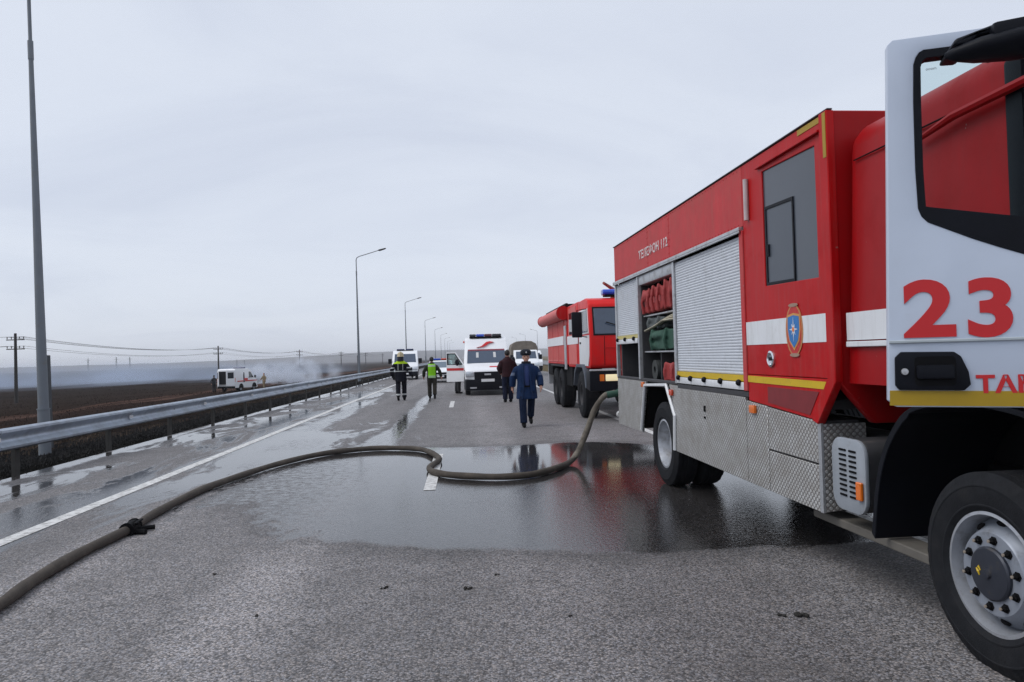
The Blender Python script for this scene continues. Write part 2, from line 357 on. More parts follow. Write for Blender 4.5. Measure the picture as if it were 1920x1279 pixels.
def field_mat():
    m = bpy.data.materials.new('burnt_field'); m.use_nodes = True; nt = m.node_tree; L = nt.links.new; b = nt.nodes['Principled BSDF']
    ge = N(nt, 'ShaderNodeNewGeometry'); sp = N(nt, 'ShaderNodeSeparateXYZ'); L(ge.outputs['Position'], sp.inputs[0])
    mp = N(nt, 'ShaderNodeMapping'); L(ge.outputs['Position'], mp.inputs[0]); mp.inputs['Scale'].default_value = (1, .16, 1)
    n1 = N(nt, 'ShaderNodeTexNoise'); n1.inputs['Scale'].default_value = .35; n1.inputs['Detail'].default_value = 9; n1.inputs['Roughness'].default_value = .65; L(mp.outputs[0], n1.inputs['Vector'])
    wob = N(nt, 'ShaderNodeMath', operation='MULTIPLY_ADD'); L(n1.outputs[0], wob.inputs[0]); wob.inputs[1].default_value = 7; L(sp.outputs[0], wob.inputs[2])
    mr = N(nt, 'ShaderNodeMapRange'); L(wob.outputs[0], mr.inputs[0]); mr.inputs[1].default_value = -66.5; mr.inputs[2].default_value = 33.5
    r = N(nt, 'ShaderNodeValToRGB'); L(mr.outputs[0], r.inputs[0]); r.color_ramp.interpolation = 'LINEAR'
    E = r.color_ramp.elements; E[0].position = 0; E[0].color = (.026, .021, .019, 1); E[1].position = 1; E[1].color = (.14, .115, .075, 1)
    # ramp position = (x + 3.5 + 66.5 - 3.5)/100
    for p, c in ((.36, (.032, .024, .020)), (.40, (.034, .024, .02)), (.415, (.12, .07, .055)), (.425, (.04, .026, .022)), (.435, (.13, .08, .065)), (.445, (.04, .026, .022)), (.465, (.028, .02, .017)), (.50, (.06, .037, .027)), (.52, (.035, .024, .018)), (.555, (.022, .017, .014)), (.575, (.012, .011, .012)), (.60, (.009, .009, .010)), (.615, (.011, .011, .011)), (.74, (.03, .028, .02)), (.76, (.13, .105, .065))):
        e = E.new(p); e.color = (*c, 1)
    n2 = N(nt, 'ShaderNodeTexNoise'); n2.inputs['Scale'].default_value = 2.2; n2.inputs['Detail'].default_value = 10; n2.inputs['Roughness'].default_value = .75; L(ge.outputs['Position'], n2.inputs['Vector'])
    m2 = N(nt, 'ShaderNodeMapRange'); L(n2.outputs[0], m2.inputs[0]); m2.inputs[1].default_value = .3; m2.inputs[2].default_value = .7; m2.inputs[3].default_value = .45; m2.inputs[4].default_value = 1.6
    sc = N(nt, 'ShaderNodeVectorMath', operation='SCALE'); L(r.outputs[0], sc.inputs[0]); L(m2.outputs[0], sc.inputs['Scale'])
    n3 = N(nt, 'ShaderNodeTexNoise'); n3.inputs['Scale'].default_value = .02; n3.inputs['Detail'].default_value = 5; L(mp.outputs[0], n3.inputs['Vector'])
    m3 = N(nt, 'ShaderNodeMapRange'); L(n3.outputs[0], m3.inputs[0]); m3.inputs[1].default_value = .52; m3.inputs[2].default_value = .68; m3.inputs[4].default_value = .5
    x = N(nt, 'ShaderNodeMix', data_type='RGBA'); L(m3.outputs[0], x.inputs[0]); L(sc.outputs[0], x.inputs[6]); x.inputs[7].default_value = (.045, .034, .03, 1)
    L(x.outputs[2], b.inputs['Base Color']); b.inputs['Roughness'].default_value = 1; b.inputs['Specular IOR Level'].default_value = .0
    bp = N(nt, 'ShaderNodeBump'); bp.inputs['Strength'].default_value = 1.; bp.inputs['Distance'].default_value = .3; L(n2.outputs[0], bp.inputs['Height']); L(bp.outputs[0], b.inputs['Normal'])
    return m
xs = np.unique(np.concatenate([-np.geomspace(60, 4200, 26), np.arange(-60, -30, 2.), np.arange(-30, -12, 1.), np.arange(-12, -7.1, .25), [-6.98, 0, 8.0], np.arange(8.4, 30, 1.2), np.geomspace(30, 4200, 22)]))
ys = np.unique(np.concatenate([[-60, -30, -10], np.arange(0, 60, 1.), np.arange(60, 180, 3.), np.geomspace(180, 4600, 50)]))
def zf(X, Y):
    Z = zter(X, Y)
    off = np.clip(np.maximum(-7.3-X, np.maximum(X-8.2, 0)), 0, 6)/6
    off = np.where((X > 12.8) & (X < 24.2), 0, off)
    return Z + off*(.14*hnoise(X, Y, .5, 3) + .25*hnoise(X, Y, .08, 5)*np.clip(off*1.2-.2, 0, 1))
me, _, _ = grid_mesh('ground', xs, ys, zf, field_mat())
struct(put('ground', me))
# hills
HILL = mat('far_hill', (.075, .07, .072), .95, var=.3, scale=.004, spec=.1)
az = np.radians(np.linspace(-60, 60, 200)); rr = np.linspace(1900, 4300, 26)
A, Rr = np.meshgrid(az, rr)
Hh = np.interp(np.degrees(A), [-60, -31, -28, -22, -15.6, -11, -7, -1, 5, 20, 60], [8, 9, 10, 10, 16, 24, 33, 33, 28, 14, 10])
Zh = -10 + (Hh+10)*np.clip((Rr-1900)/1100, 0, 1)**1.3 + 1.3*hnoise(A*1000, Rr*.4, .11, 8)*np.clip((Rr-2100)/800, 0, 1) + .9*hnoise(A*1000, Rr, .5, 9)*np.clip((Rr-2100)/800, 0, 1)
v = np.stack([Rr*np.sin(A), Rr*np.cos(A), Zh], -1).reshape(-1, 3); nx = len(az)
i = np.arange((len(rr)-1)*nx).reshape(-1, nx)[:, :-1].ravel()
me = bpy.data.meshes.new('hills'); me.from_pydata(v.tolist(), [], np.stack([i, i+1, i+nx+1, i+nx], -1).tolist()); me.shade_smooth(); me.materials.append(HILL)
struct(put('hills', me))

# ------------------------------------------------------------------ road
def sdf(X, Y, poly):
    P = np.array(poly); d = np.full(X.shape, 1e9); ins = np.zeros(X.shape, bool); n = len(P)
    for i in range(n):
        a, b = P[i], P[(i+1) % n]; e = b-a; wx, wy = X-a[0], Y-a[1]
        t = np.clip((wx*e[0]+wy*e[1])/(e@e+1e-12), 0, 1)
        d = np.minimum(d, np.hypot(wx-t*e[0], wy-t*e[1]))
        c = ((a[1] > Y) != (b[1] > Y)) & (X < (b[0]-a[0])*(Y-a[1])/(b[1]-a[1]+1e-12)+a[0]); ins ^= c
    return np.where(ins, d, -d)
PUDDLE = [(-3.1, 9.2), (-2.2, 7.9), (-1.55, 6.98), (-.85, 6.62), (-.28, 6.36), (.31, 6.24), (.88, 6.06), (1.6, 5.86), (2.28, 5.93), (2.86, 5.9), (3.5, 5.95), (4.6, 6.4), (4.9, 9), (4.6, 12.2), (3.14, 13.0), (2.53, 13.55), (1.85, 13.67), (.73, 13.42), (-.25, 13.5), (-1.74, 13.83), (-3.6, 13.6), (-3.9, 11.2)]
RIV = [(-2.3, 13.5), (-1.85, 16.5), (-1.8, 18.3), (-1.75, 24.6), (-1.75, 31), (-1.6, 36), (-1.45, 36), (-1.36, 30.8), (-1.42, 23.2), (-1.44, 17.9), (-1.38, 13.5)]
SHEET = [(-3.9, 11), (-4.2, 14.5), (-4.35, 20), (-4.05, 27), (-3.8, 33), (-3.55, 33), (-3.4, 25), (-3.3, 18), (-2.6, 15), (-2.2, 13.4)]
def road_mat():
    m = bpy.data.materials.new('asphalt'); m.use_nodes = True; nt = m.node_tree; L = nt.links.new; b = nt.nodes['Principled BSDF']
    ge = N(nt, 'ShaderNodeNewGeometry'); P = ge.outputs['Position']
    def noise(sc, det=4, ro=.6, vec=P, dist=0):
        n = N(nt, 'ShaderNodeTexNoise'); n.inputs['Scale'].default_value = sc; n.inputs['Detail'].default_value = det; n.inputs['Roughness'].default_value = ro; n.inputs['Distortion'].default_value = dist; L(vec, n.inputs['Vector']); return n.outputs[0]
    def rng_(o, a, c, lo=0., hi=1., sm=False):
        r = N(nt, 'ShaderNodeMapRange'); L(o, r.inputs[0]); r.inputs[1].default_value = a; r.inputs[2].default_value = c; r.inputs[3].default_value = lo; r.inputs[4].default_value = hi
        if sm: r.interpolation_type = 'SMOOTHSTEP'
        return r.outputs[0]
    def math_(op, a, c, clamp=False):
        x = N(nt, 'ShaderNodeMath', operation=op, use_clamp=clamp)
        for k, o in ((0, a), (1, c)):
            if isinstance(o, (int, float)): x.inputs[k].default_value = o
            else: L(o, x.inputs[k])
        return x.outputs[0]
    def mix(f, a, c):
        x = N(nt, 'ShaderNodeMix', data_type='RGBA'); L(f, x.inputs[0])
        for k, o in ((6, a), (7, c)):
            if isinstance(o, tuple): x.inputs[k].default_value = (*o, 1)
            else: L(o, x.inputs[k])
        return x.outputs[2]
    st = N(nt, 'ShaderNodeMapping'); L(P, st.inputs[0]); st.inputs['Scale'].default_value = (1, .13, 1)
    st2 = N(nt, 'ShaderNodeMapping'); L(P, st2.inputs[0]); st2.inputs['Scale'].default_value = (1.0, .3, 1); st2.inputs['Rotation'].default_value = (0, 0, .25)
    vo = N(nt, 'ShaderNodeTexVoronoi'); vo.inputs['Scale'].default_value = 80; L(P, vo.inputs['Vector'])
    sv = N(nt, 'ShaderNodeSeparateColor'); L(vo.outputs['Color'], sv.inputs[0])
    stone = rng_(sv.outputs[0], 0, 1, .30, 1.85)
    gap = rng_(vo.outputs['Distance'], .35, .75, 1.0, .5)
    grain = math_('MULTIPLY', stone, gap)
    grain = math_('MULTIPLY', grain, rng_(noise(150, 2), .3, .7, .65, 1.35))
    big = rng_(noise(.35, 6, .6, st.outputs[0]), .3, .7, .82, 1.15)
    mid = rng_(noise(2.3, 10, .75), .3, .7, .8, 1.18)
    tone = math_('MULTIPLY', math_('MULTIPLY', grain, big), mid)
    sc = N(nt, 'ShaderNodeVectorMath', operation='SCALE'); warm = mix(sv.outputs[1], (.215, .192, .180), (.175, .175, .19)); L(warm, sc.inputs[0]); L(tone, sc.inputs['Scale'])
    col = sc.outputs[0]
    # wheel-polished tracks, a few cracks, blotchy wear
    sx = N(nt, 'ShaderNodeSeparateXYZ'); L(P, sx.inputs[0])
    trk = None
    for xc in (-3.35, -1.55, .55, 2.45):
        c = N(nt, 'ShaderNodeMath', operation='SUBTRACT'); L(sx.outputs[0], c.inputs[0]); c.inputs[1].default_value = xc
        a = math_('ABSOLUTE', c.outputs[0], 0); g = rng_(a, .1, .55, 1, 0, True); trk = g if trk is None else math_('ADD', trk, g)
    trk = math_('MULTIPLY', trk, rng_(noise(.5, 5, .6, st.outputs[0]), .35, .6, 0, .42))
    tk = N(nt, 'ShaderNodeVectorMath', operation='SCALE'); L(col, tk.inputs[0]); L(math_('ADD', .94, trk), tk.inputs['Scale']); col = tk.outputs[0]
    wv = N(nt, 'ShaderNodeVectorMath', operation='ADD'); L(P, wv.inputs[0]); nw = N(nt, 'ShaderNodeTexNoise'); nw.inputs['Scale'].default_value = 1.6; nw.inputs['Detail'].default_value = 5; L(P, nw.inputs['Vector']); L(nw.outputs[1], wv.inputs[1])
    vc_ = N(nt, 'ShaderNodeTexVoronoi', feature='DISTANCE_TO_EDGE'); vc_.inputs['Scale'].default_value = .42; L(wv.outputs[0], vc_.inputs['Vector'])
    crack = math_('MULTIPLY', rng_(vc_.outputs[0], .004, .0015), rng_(noise(.6, 4), .52, .58))
    col = mix(math_('MULTIPLY', crack, .7), col, (.035, .033, .032))
    blot = rng_(noise(.9, 9, .72, P, .4), .53, .68, 0, .5)
    col = mix(blot, col, (.075, .069, .066))
    spot = rng_(noise(1.7, 5, .6, P, 1.5), .70, .74, 0, .75, True)
    col = mix(spot, col, (.04, .038, .037))
    # wetness: distance to the water's edge is carried by the sheet, broken up here
    at = N(nt, 'ShaderNodeAttribute', attribute_name='wet'); dm = N(nt, 'ShaderNodeAttribute', attribute_name='damp')
    e1 = math_('SUBTRACT', noise(3.5, 6, .65), .5); e2 = math_('SUBTRACT', noise(40, 3, .6), .5)
    sf = N(nt, 'ShaderNodeAttribute', attribute_name='soft'); dp = N(nt, 'ShaderNodeAttribute', attribute_name='deep')
    e3 = math_('SUBTRACT', noise(1.1, 8, .7, st2.outputs[0], .6), .5)
    amp = math_('ADD', .35, math_('MULTIPLY', sf.outputs['Fac'], 1.2))
    edge = math_('ADD', at.outputs['Fac'], math_('ADD', math_('ADD', math_('MULTIPLY', e1, amp), math_('MULTIPLY', math_('MULTIPLY', e3, 3.2), sf.outputs['Fac'])), math_('MULTIPLY', e2, .14)))
    w1 = math_('MULTIPLY', rng_(edge, -.05, .10, 0, 1, True), math_('SUBTRACT', 1., math_('MULTIPLY', rng_(noise(9, 6, .7), .46, .60), math_('MULTIPLY', sf.outputs['Fac'], .8))))
    film = rng_(math_('ADD', noise(.9, 8, .68, st2.outputs[0], .8), math_('MULTIPLY', dm.outputs['Fac'], .30)), .655, .735, 0, 1, True)
    film = math_('MULTIPLY', film, rng_(dm.outputs['Fac'], .02, .15))
    wet = math_('MAXIMUM', w1, film)
    # damp (dark, still rough) margins
    damp = math_('MAXIMUM', rng_(edge, -.5, .05, 0, .5), math_('MULTIPLY', dm.outputs['Fac'], .30), True)
    dk = math_('MAXIMUM', math_('MULTIPLY', wet, .92), damp)
    dkc = N(nt, 'ShaderNodeVectorMath', operation='SCALE'); L(col, dkc.inputs[0]); dkc.inputs['Scale'].default_value = .16
    col = mix(dk, col, dkc.outputs[0])
    L(col, b.inputs['Base Color'])
    ro = math_('SUBTRACT', .66, math_('MULTIPLY', wet, .60))
    L(ro, b.inputs['Roughness']); b.inputs['Specular IOR Level'].default_value = .5
    rg = N(nt, 'ShaderNodeMath', operation='MULTIPLY'); L(wet, rg.inputs[0]); rg.inputs[1].default_value = 1
    h = math_('MULTIPLY', math_('ADD', math_('MULTIPLY', vo.outputs['Distance'], -1.), math_('MULTIPLY', noise(170, 2), .5)), math_('SUBTRACT', 1.0, math_('MULTIPLY', wet, math_('ADD', .82, math_('MULTIPLY', dp.outputs['Fac'], .16)))))
    rip = math_('MULTIPLY', math_('MULTIPLY', noise(34, 2, .5), wet), math_('SUBTRACT', 1.15, dp.outputs['Fac']))
    h = math_('ADD', h, math_('MULTIPLY', rip, .55))
    bp = N(nt, 'ShaderNodeBump'); bp.inputs['Strength'].default_value = .55; bp.inputs['Distance'].default_value = .006; L(h, bp.inputs['Height']); L(bp.outputs[0], b.inputs['Normal'])
    return m
ASPH = road_mat()
rx = np.concatenate([[-6.98], np.arange(-6.9, 5.2, .1), np.linspace(5.2, 8.0, 8)]); ry = np.unique(np.concatenate([[-40, -10, 0, 2], np.arange(3, 20, .1), np.arange(20, 60, .5), np.geomspace(60, 2300, 40)]))
me, X, Y = grid_mesh('road', rx, ry, lambda X, Y: 0*X, ASPH)
wet = np.maximum.reduce([sdf(X, Y, PUDDLE), sdf(X, Y, RIV)*1.3+.07, sdf(X, Y, SHEET)-.1])
strip = .17-np.abs(X+6.80) + .10*np.sin(Y*.9)*np.sin(Y*.37+1)
wet = np.maximum(wet, np.where(Y < 75, strip, -1))
wet = np.clip(wet, -1.2, 1.2)
damp = np.clip((-X-2.6)/1.4, 0, 1)*np.clip((Y-4)/5, 0, 1)*np.clip((60-Y)/20, 0, 1)*np.where(X < -5.4, .75, .95)
damp = np.maximum(damp*.80, np.clip(1-np.hypot((X+2.6)/2.0, (Y-16)/6), 0, 1))
deep = np.clip((Y-8.3)/2.5, 0, 1)*np.clip(sdf(X, Y, PUDDLE)/.8+.3, 0, 1); deep = np.maximum(deep, np.clip((Y-13)/2, 0, 1)*.9); deep = np.maximum(deep, (X < -6.4)*.9); deep = np.maximum(deep, np.clip(-X-.2, 0, 1)*np.clip((Y-9)/1.5, 0, 1)*.9)
soft = np.clip((-X-.9)/1.6, 0, 1)*np.clip((12.8-Y)/2.5, 0, 1) + .25*np.clip((Y-13.6)/.5, 0, 1)*(X > -6.3)
for nm, val in (('wet', wet), ('damp', damp), ('deep', deep), ('soft', soft)):
    a = me.attributes.new(nm, 'FLOAT', 'POINT'); a.data.foreach_set('value', val.astype(np.float32))
struct(put('road', me))
me2, X, Y = grid_mesh('road', np.array([13.6, 18.5, 23.4]), np.geomspace(1, 2300, 30)-60, lambda X, Y: 0*X+.0, ASPH)
o = struct(put('road', me2))
LINE = mat('road_paint', (.62, .62, .61), .7, var=.12, scale=4, dirt=(.22, .215, .21), dscale=11, dlo=.46, dhi=.62, coords='Object', bump=.3, bscale=90)
def line(x, w, y0, y1, name):
    n = max(2, int((y1-y0)/3)); yy = np.linspace(y0, y1, n)
    me, _, _ = grid_mesh(name, np.array([x-w/2, x+w/2]), yy, lambda X, Y: 0*X+.004, LINE); return struct(put(name, me))
line(-4.46, .17, -30, 60, 'edge_line'); line(-4.4, .17, 60, 1500, 'edge_line'); line(3.78, .15, -30, 1200, 'edge_line')
for k in range(40):
    line(-.48, .15, 9.2+k*15, 9.2+k*15+3.4, 'lane_dash')

# ------------------------------------------------------------------ guard rail
RX = -6.95
gr = thing('guard_rail', 'long galvanised corrugated guard rail on posts along the road edge', 'guard rail', (0, 0, 0))
sec = [(0, .77), (.04, .775), (.09, .745), (.095, .71), (.03, .655), (.005, .62), (.005, .585), (.03, .55), (.095, .495), (.09, .46), (.04, .43), (0, .435)]
th = .006
POSTM = mat('rail_post_steel', (.04, .038, .035), .75, .1, var=.25, dirt=(.06, .045, .03), dscale=7)
BL = 4.32
mb = MB(); v = []
for t in (0, BL-.012):
    v += [(p[0], t, p[1]) for p in sec] + [(p[0]-th*1.6, t, p[1]-(th if k < 6 else -th)) for k, p in enumerate(sec)]
n = len(sec); f = []
for k in range(n-1):
    f += [(k, k+1, 2*n+k+1, 2*n+k), (n+k, 3*n+k, 3*n+k+1, n+k+1), (k, n+k, n+k+1, k+1), (2*n+k, 2*n+k+1, 3*n+k+1, 3*n+k)]
f += [(0, 2*n, 3*n, n), (n-1, 2*n-1, 4*n-1, 3*n-1)]
beam_me = mb.add(v, f).mesh('rail_beam', GALV, angle=50)
post_me = MB().box(-.055, -.047, -.06, .06, -.5, .72).box(-.11, -.055, -.06, -.052, -.5, .72).box(-.11, -.055, .052, .06, -.5, .72).box(-.047, .012, -.05, .05, .52, .68).mesh('post', POSTM, bevel=.002)
refl_me = MB().prism([(0, -.05), (0, .05), (.055, 0)], 'z', .58, .64).mesh('reflector', mat('white_reflector', (.75, .75, .76), .3, var=.1), bevel=.004)
y = 11.3 - BL*4
k = 0
while y < 210:
    o = put('rail_beam', beam_me, gr); o.location = (RX, y, .003*math.sin(y*.31))
    if y < 60:
        r = put('reflector', refl_me, gr); r.location = (RX+.03, y, 0)
    y += BL; k += 1
y = 11.95-15
while y < 210:
    p = put('post', post_me, gr); p.location = (RX-.02, y+rng.uniform(-.05, .05), rng.uniform(-.02, .02)); p.rotation_euler = (rng.uniform(-.02, .02), rng.uniform(-.03, .03), rng.uniform(-.06, .06))
    y += 3.0

# ------------------------------------------------------------------ street lamps
def make_lamp(label, group):
    t = thing('street_lamp', label, 'street lamp', group=group)
    MB().tube([(0, 0, -.6), (0, 0, 2.3), (0, 0, 9.6)], [.125, .108, .05], 12).build('pole', POLEM, t)
    MB().tube([(0, 0, -.6), (0, 0, 1.05)], [.135, .128], 12).tube([(0, 0, 1.05), (0, 0, 1.08)], .14, 12).build('base_sleeve', POLEM, t)
    MB().prism(rpoly(-.06, .10, -.13, .13, .03), 'z', .0, 2.25).xf(lambda p: Vector((p.x-.12, p.y+.30, p.z+.10))).build('service_column', SLEEVEM, t, bevel=.01)
    MB().tube([(0, 0, 9.45), (0, 0, 9.9)], .062, 12).build('bracket_collar', POLEM, t)
    MB().tube([(0, 0, 9.5), (0, 0, 10.9), (.06, 0, 11.07), (.25, 0, 11.19), (2.1, 0, 11.73)], [.042, .042, .04, .036, .032], 8).build('arm', POLEM, t)
    MB().prism([(1.95, 11.71), (2.05, 11.78), (2.62, 11.91), (2.7, 11.88), (2.6, 11.80), (2.1, 11.64)], 'y', -.11, .11).build('lamp_head', DGREY, t, bevel=.02)
    return t
GL = 'lamp posts beyond the guard rail'
L0 = make_lamp('grey lamp post with dark service column beside the burnt verge', GL)
spots = [18.1, 66, 120, 180, 240, 300, 360, 420, 480]
labs = ['tall thick grey lamp post standing behind the guard rail by the burnt verge', 'curved-arm street lamp rising behind the rail beside the white police van'] + ['slim curved-arm street lamp, %s in the row counted from the thick near pole' % w for w in ('third', 'fourth', 'fifth', 'sixth', 'seventh', 'eighth', 'ninth')]
for i, yy in enumerate(spots):
    o = L0 if i == 0 else copy_tree(L0)
    lx = -10.0 if i == 0 else -9.4; o.location = (lx, yy, float(zter(lx, yy))); o['label'] = labs[i]; o.rotation_euler = (0, -.020 if i == 0 else -.004, 0)
for i, yy in enumerate([215, 268, 321, 374]):
    o = copy_tree(L0); o.location = (27, yy, -.6); o.rotation_euler = (0, 0, PI)
    o['label'] = 'distant street lamp of the far row beyond the canvas-topped truck'; o['group'] = 'lamp posts of the far carriageway'

# ------------------------------------------------------------------ power line
def make_pole(label):
    t = thing('power_pole', label, 'power pole', group='timber power poles across the burnt field')
    MB().tube([(0, 0, -1), (0, 0, 7.6)], [.20, .13], 8).build('pole', WOOD, t)
    for zz, w in ((6.9, .95), (5.9, .95)):
        c = MB().box(-w, w, -.06, .06, zz-.05, zz+.05).build('cross_arm', WOOD, t, bevel=.01)
        for xx in (-w+.08, -.42, .42, w-.08):
            MB().tube([(xx, 0, zz+.03), (xx, 0, zz+.16)], .025, 6).tube([(xx, 0, zz+.14), (xx, 0, zz+.34)], .055, 6).build('insulator', WOOD, c)
    return t
P0 = make_pole('tall dark timber power pole with two cross arms beside the thick lamp post')
pys = [82, 157, 235, 313, 390, 470]
PXp = [-48.2, -51.5, -52, -52, -52, -52]
pl = ['tall dark timber power pole with two cross arms nearest the thick lamp post', 'dark power pole rising right behind the field ambulance', 'power pole standing in the drifting white smoke'] + ['small distant timber power pole, %s past the one in the smoke' % w for w in ('first', 'second', 'third')]
for i, (px, py) in enumerate(zip(PXp, pys)):
    o = P0 if i == 0 else copy_tree(P0)
    o.location = (px, py, float(zter(px, py))); o['label'] = pl[i]; o.rotation_euler = (0, 0, rng.uniform(-.1, .1)+(.02))
WIRE = mat('wire', (.05, .05, .055), .6)
allp = [(-51.5, 5)] + list(zip(PXp, pys))
for (x0, y0), (x1, y1) in zip(allp[:-1], allp[1:]):
    for (dx, zz) in ((-.87, 7.22), (-.42, 7.22), (.42, 7.22), (.87, 7.22), (-.87, 6.22), (.87, 6.22)):
        pts = []
        for s in np.linspace(0, 1, 13):
            X = x0+(x1-x0)*s; Y = y0+(y1-y0)*s
            pts.append((X+dx, Y, float(zter(x0, y0))*(1-s)+float(zter(x1, y1))*s+zz-.9*4*s*(1-s)))
        w = MB().tube(pts, .016, 4, caps=False).build('power_wire', WIRE)
        tag(w, 'thin sagging power wire strung between the timber poles', 'wire', 'power wires over the burnt field')
# masts on the horizon
for i, (X, Y, h) in enumerate([(-640, 1290, 26), (-598, 1300, 27), (-580, 1310, 27), (-395, 1300, 17), (-385, 1310, 16)]):
    t = thing('distant_mast', 'thin lattice mast far off on the hazy skyline', 'mast', (X, Y, -9), group='masts on the skyline')
    m_ = MB()
    for a, b in ((-1, -1), (1, -1), (1, 1), (-1, 1)): m_.tube([(a*1.3, b*1.3, 0), (a*.3, b*.3, h)], .22, 4)
    for kz in range(6):
        z0 = h*kz/6; z1 = h*(kz+1)/6; w0 = 1.3-kz/6; w1 = 1.3-(kz+1)/6
        m_.tube([(-w0, -w0, z0), (w1, -w1, z1)], .12, 4); m_.tube([(w0, w0, z0), (-w1, w1, z1)], .12, 4)
    m_.build('lattice', SLEEVEM, t, smooth=False)
    MB().box(-4, 4, -.2, .2, h*.86, h*.86+.35).build('cross_arm', SLEEVEM, t)

# ------------------------------------------------------------------ burnt and dry grass
def grass(name, label_mat, n, xr, yr, hmin, hmax, dens=None):
    X = rng.uniform(*xr, n); Y = yr[0] + (yr[1]-yr[0])*rng.uniform(0, 1, n)**1.7
    keep = (hnoise(X, Y, 1.3, 21)*.7 + hnoise(X, Y, .35, 22) + rng.uniform(-.3, .3, n)) > (-.1 if dens is None else dens)
    X, Y = X[keep], Y[keep]; n = len(X)
    Z = zf(X, Y) - .01; h = rng.uniform(hmin, hmax, n)*rng.uniform(.4, 1, n); a = rng.uniform(0, 2*PI, n); w = .008 + .012*rng.uniform(0, 1, n)*(1+Y/40)
    ln = rng.uniform(.1, .8, n)*h; b = rng.uniform(0, 2*PI, n)
    V = np.empty((n, 3, 3)); V[:, 0] = np.stack([X-w*np.cos(a), Y-w*np.sin(a), Z], -1); V[:, 1] = np.stack([X+w*np.cos(a), Y+w*np.sin(a), Z], -1)
    V[:, 2] = np.stack([X+ln*np.cos(b), Y+ln*np.sin(b), Z+h], -1)
    me = bpy.data.meshes.new(name); me.from_pydata(V.reshape(-1, 3).tolist(), [], np.arange(3*n).reshape(n, 3).tolist()); me.materials.append(label_mat)
    return struct(put(name, me), 'stuff')
CHAR = mat('charred_grass', (.012, .011, .011), .9, var=.5, scale=2, coords='Object')
DRYG = mat('dry_brown_grass', (.065, .042, .026), .9, var=.4, scale=1.2, coords='Object')
DRYT = mat('dry_tan_grass', (.20, .155, .09), .9, var=.35, scale=1.2, coords='Object')
grass('charred_grass', CHAR, 90000, (-12.5, -6.97), (3, 80), .02, .09, -.5)
grass('dry_brown_grass', DRYG, 30000, (-21, -10.2), (3, 90), .04, .17, .15)
grass('burnt_stubble', mat('burnt_stubble_stalks', (.024, .018, .015), .95, var=.6, scale=.5, spec=0), 60000, (-80, -19.5), (22, 170), .06, .22, -.15)
grass('dry_tan_grass', DRYT, 16000, (8.2, 13), (-5, 60), .08, .35)

# ------------------------------------------------------------------ wheels
def tyre_mesh(R, w, rim, n=96, treadn=4, notch=.008):
    h = w/2; s = R-rim
    prof = [(rim, -h*.80), (rim+s*.10, -h*.92), (rim+s*.16, -h*.95), (rim+s*.18, -h*.975), (rim+s*.21, -h*.975), (rim+s*.23, -h*.96), (rim+s*.45, -h), (rim+s*.64, -h*.985), (rim+s*.66, -h*1.0), (rim+s*.69, -h*.995), (rim+s*.71, -h*.97), (R-.03, -h*.90), (R-.006, -h*.82)]
    st = len(prof)
    for k in range(treadn):
        a = -h*.78 + 1.56*h*k/treadn; b = -h*.78+1.56*h*(k+.78)/treadn; c = -h*.78 + 1.56*h*(k+1)/treadn
        prof += [(R, a), (R, b)]
        if k < treadn-1: prof += [(R-.014, b+.002), (R-.014, c-.002)]
    prof += [(r_, -y_) for r_, y_ in prof[st-1::-1]]
    return MB().lathe(prof, n=n, notch=({st-2, st-1, len(prof)-st, len(prof)-st+1}, notch)).mesh('wheel', RUBBER, angle=28)
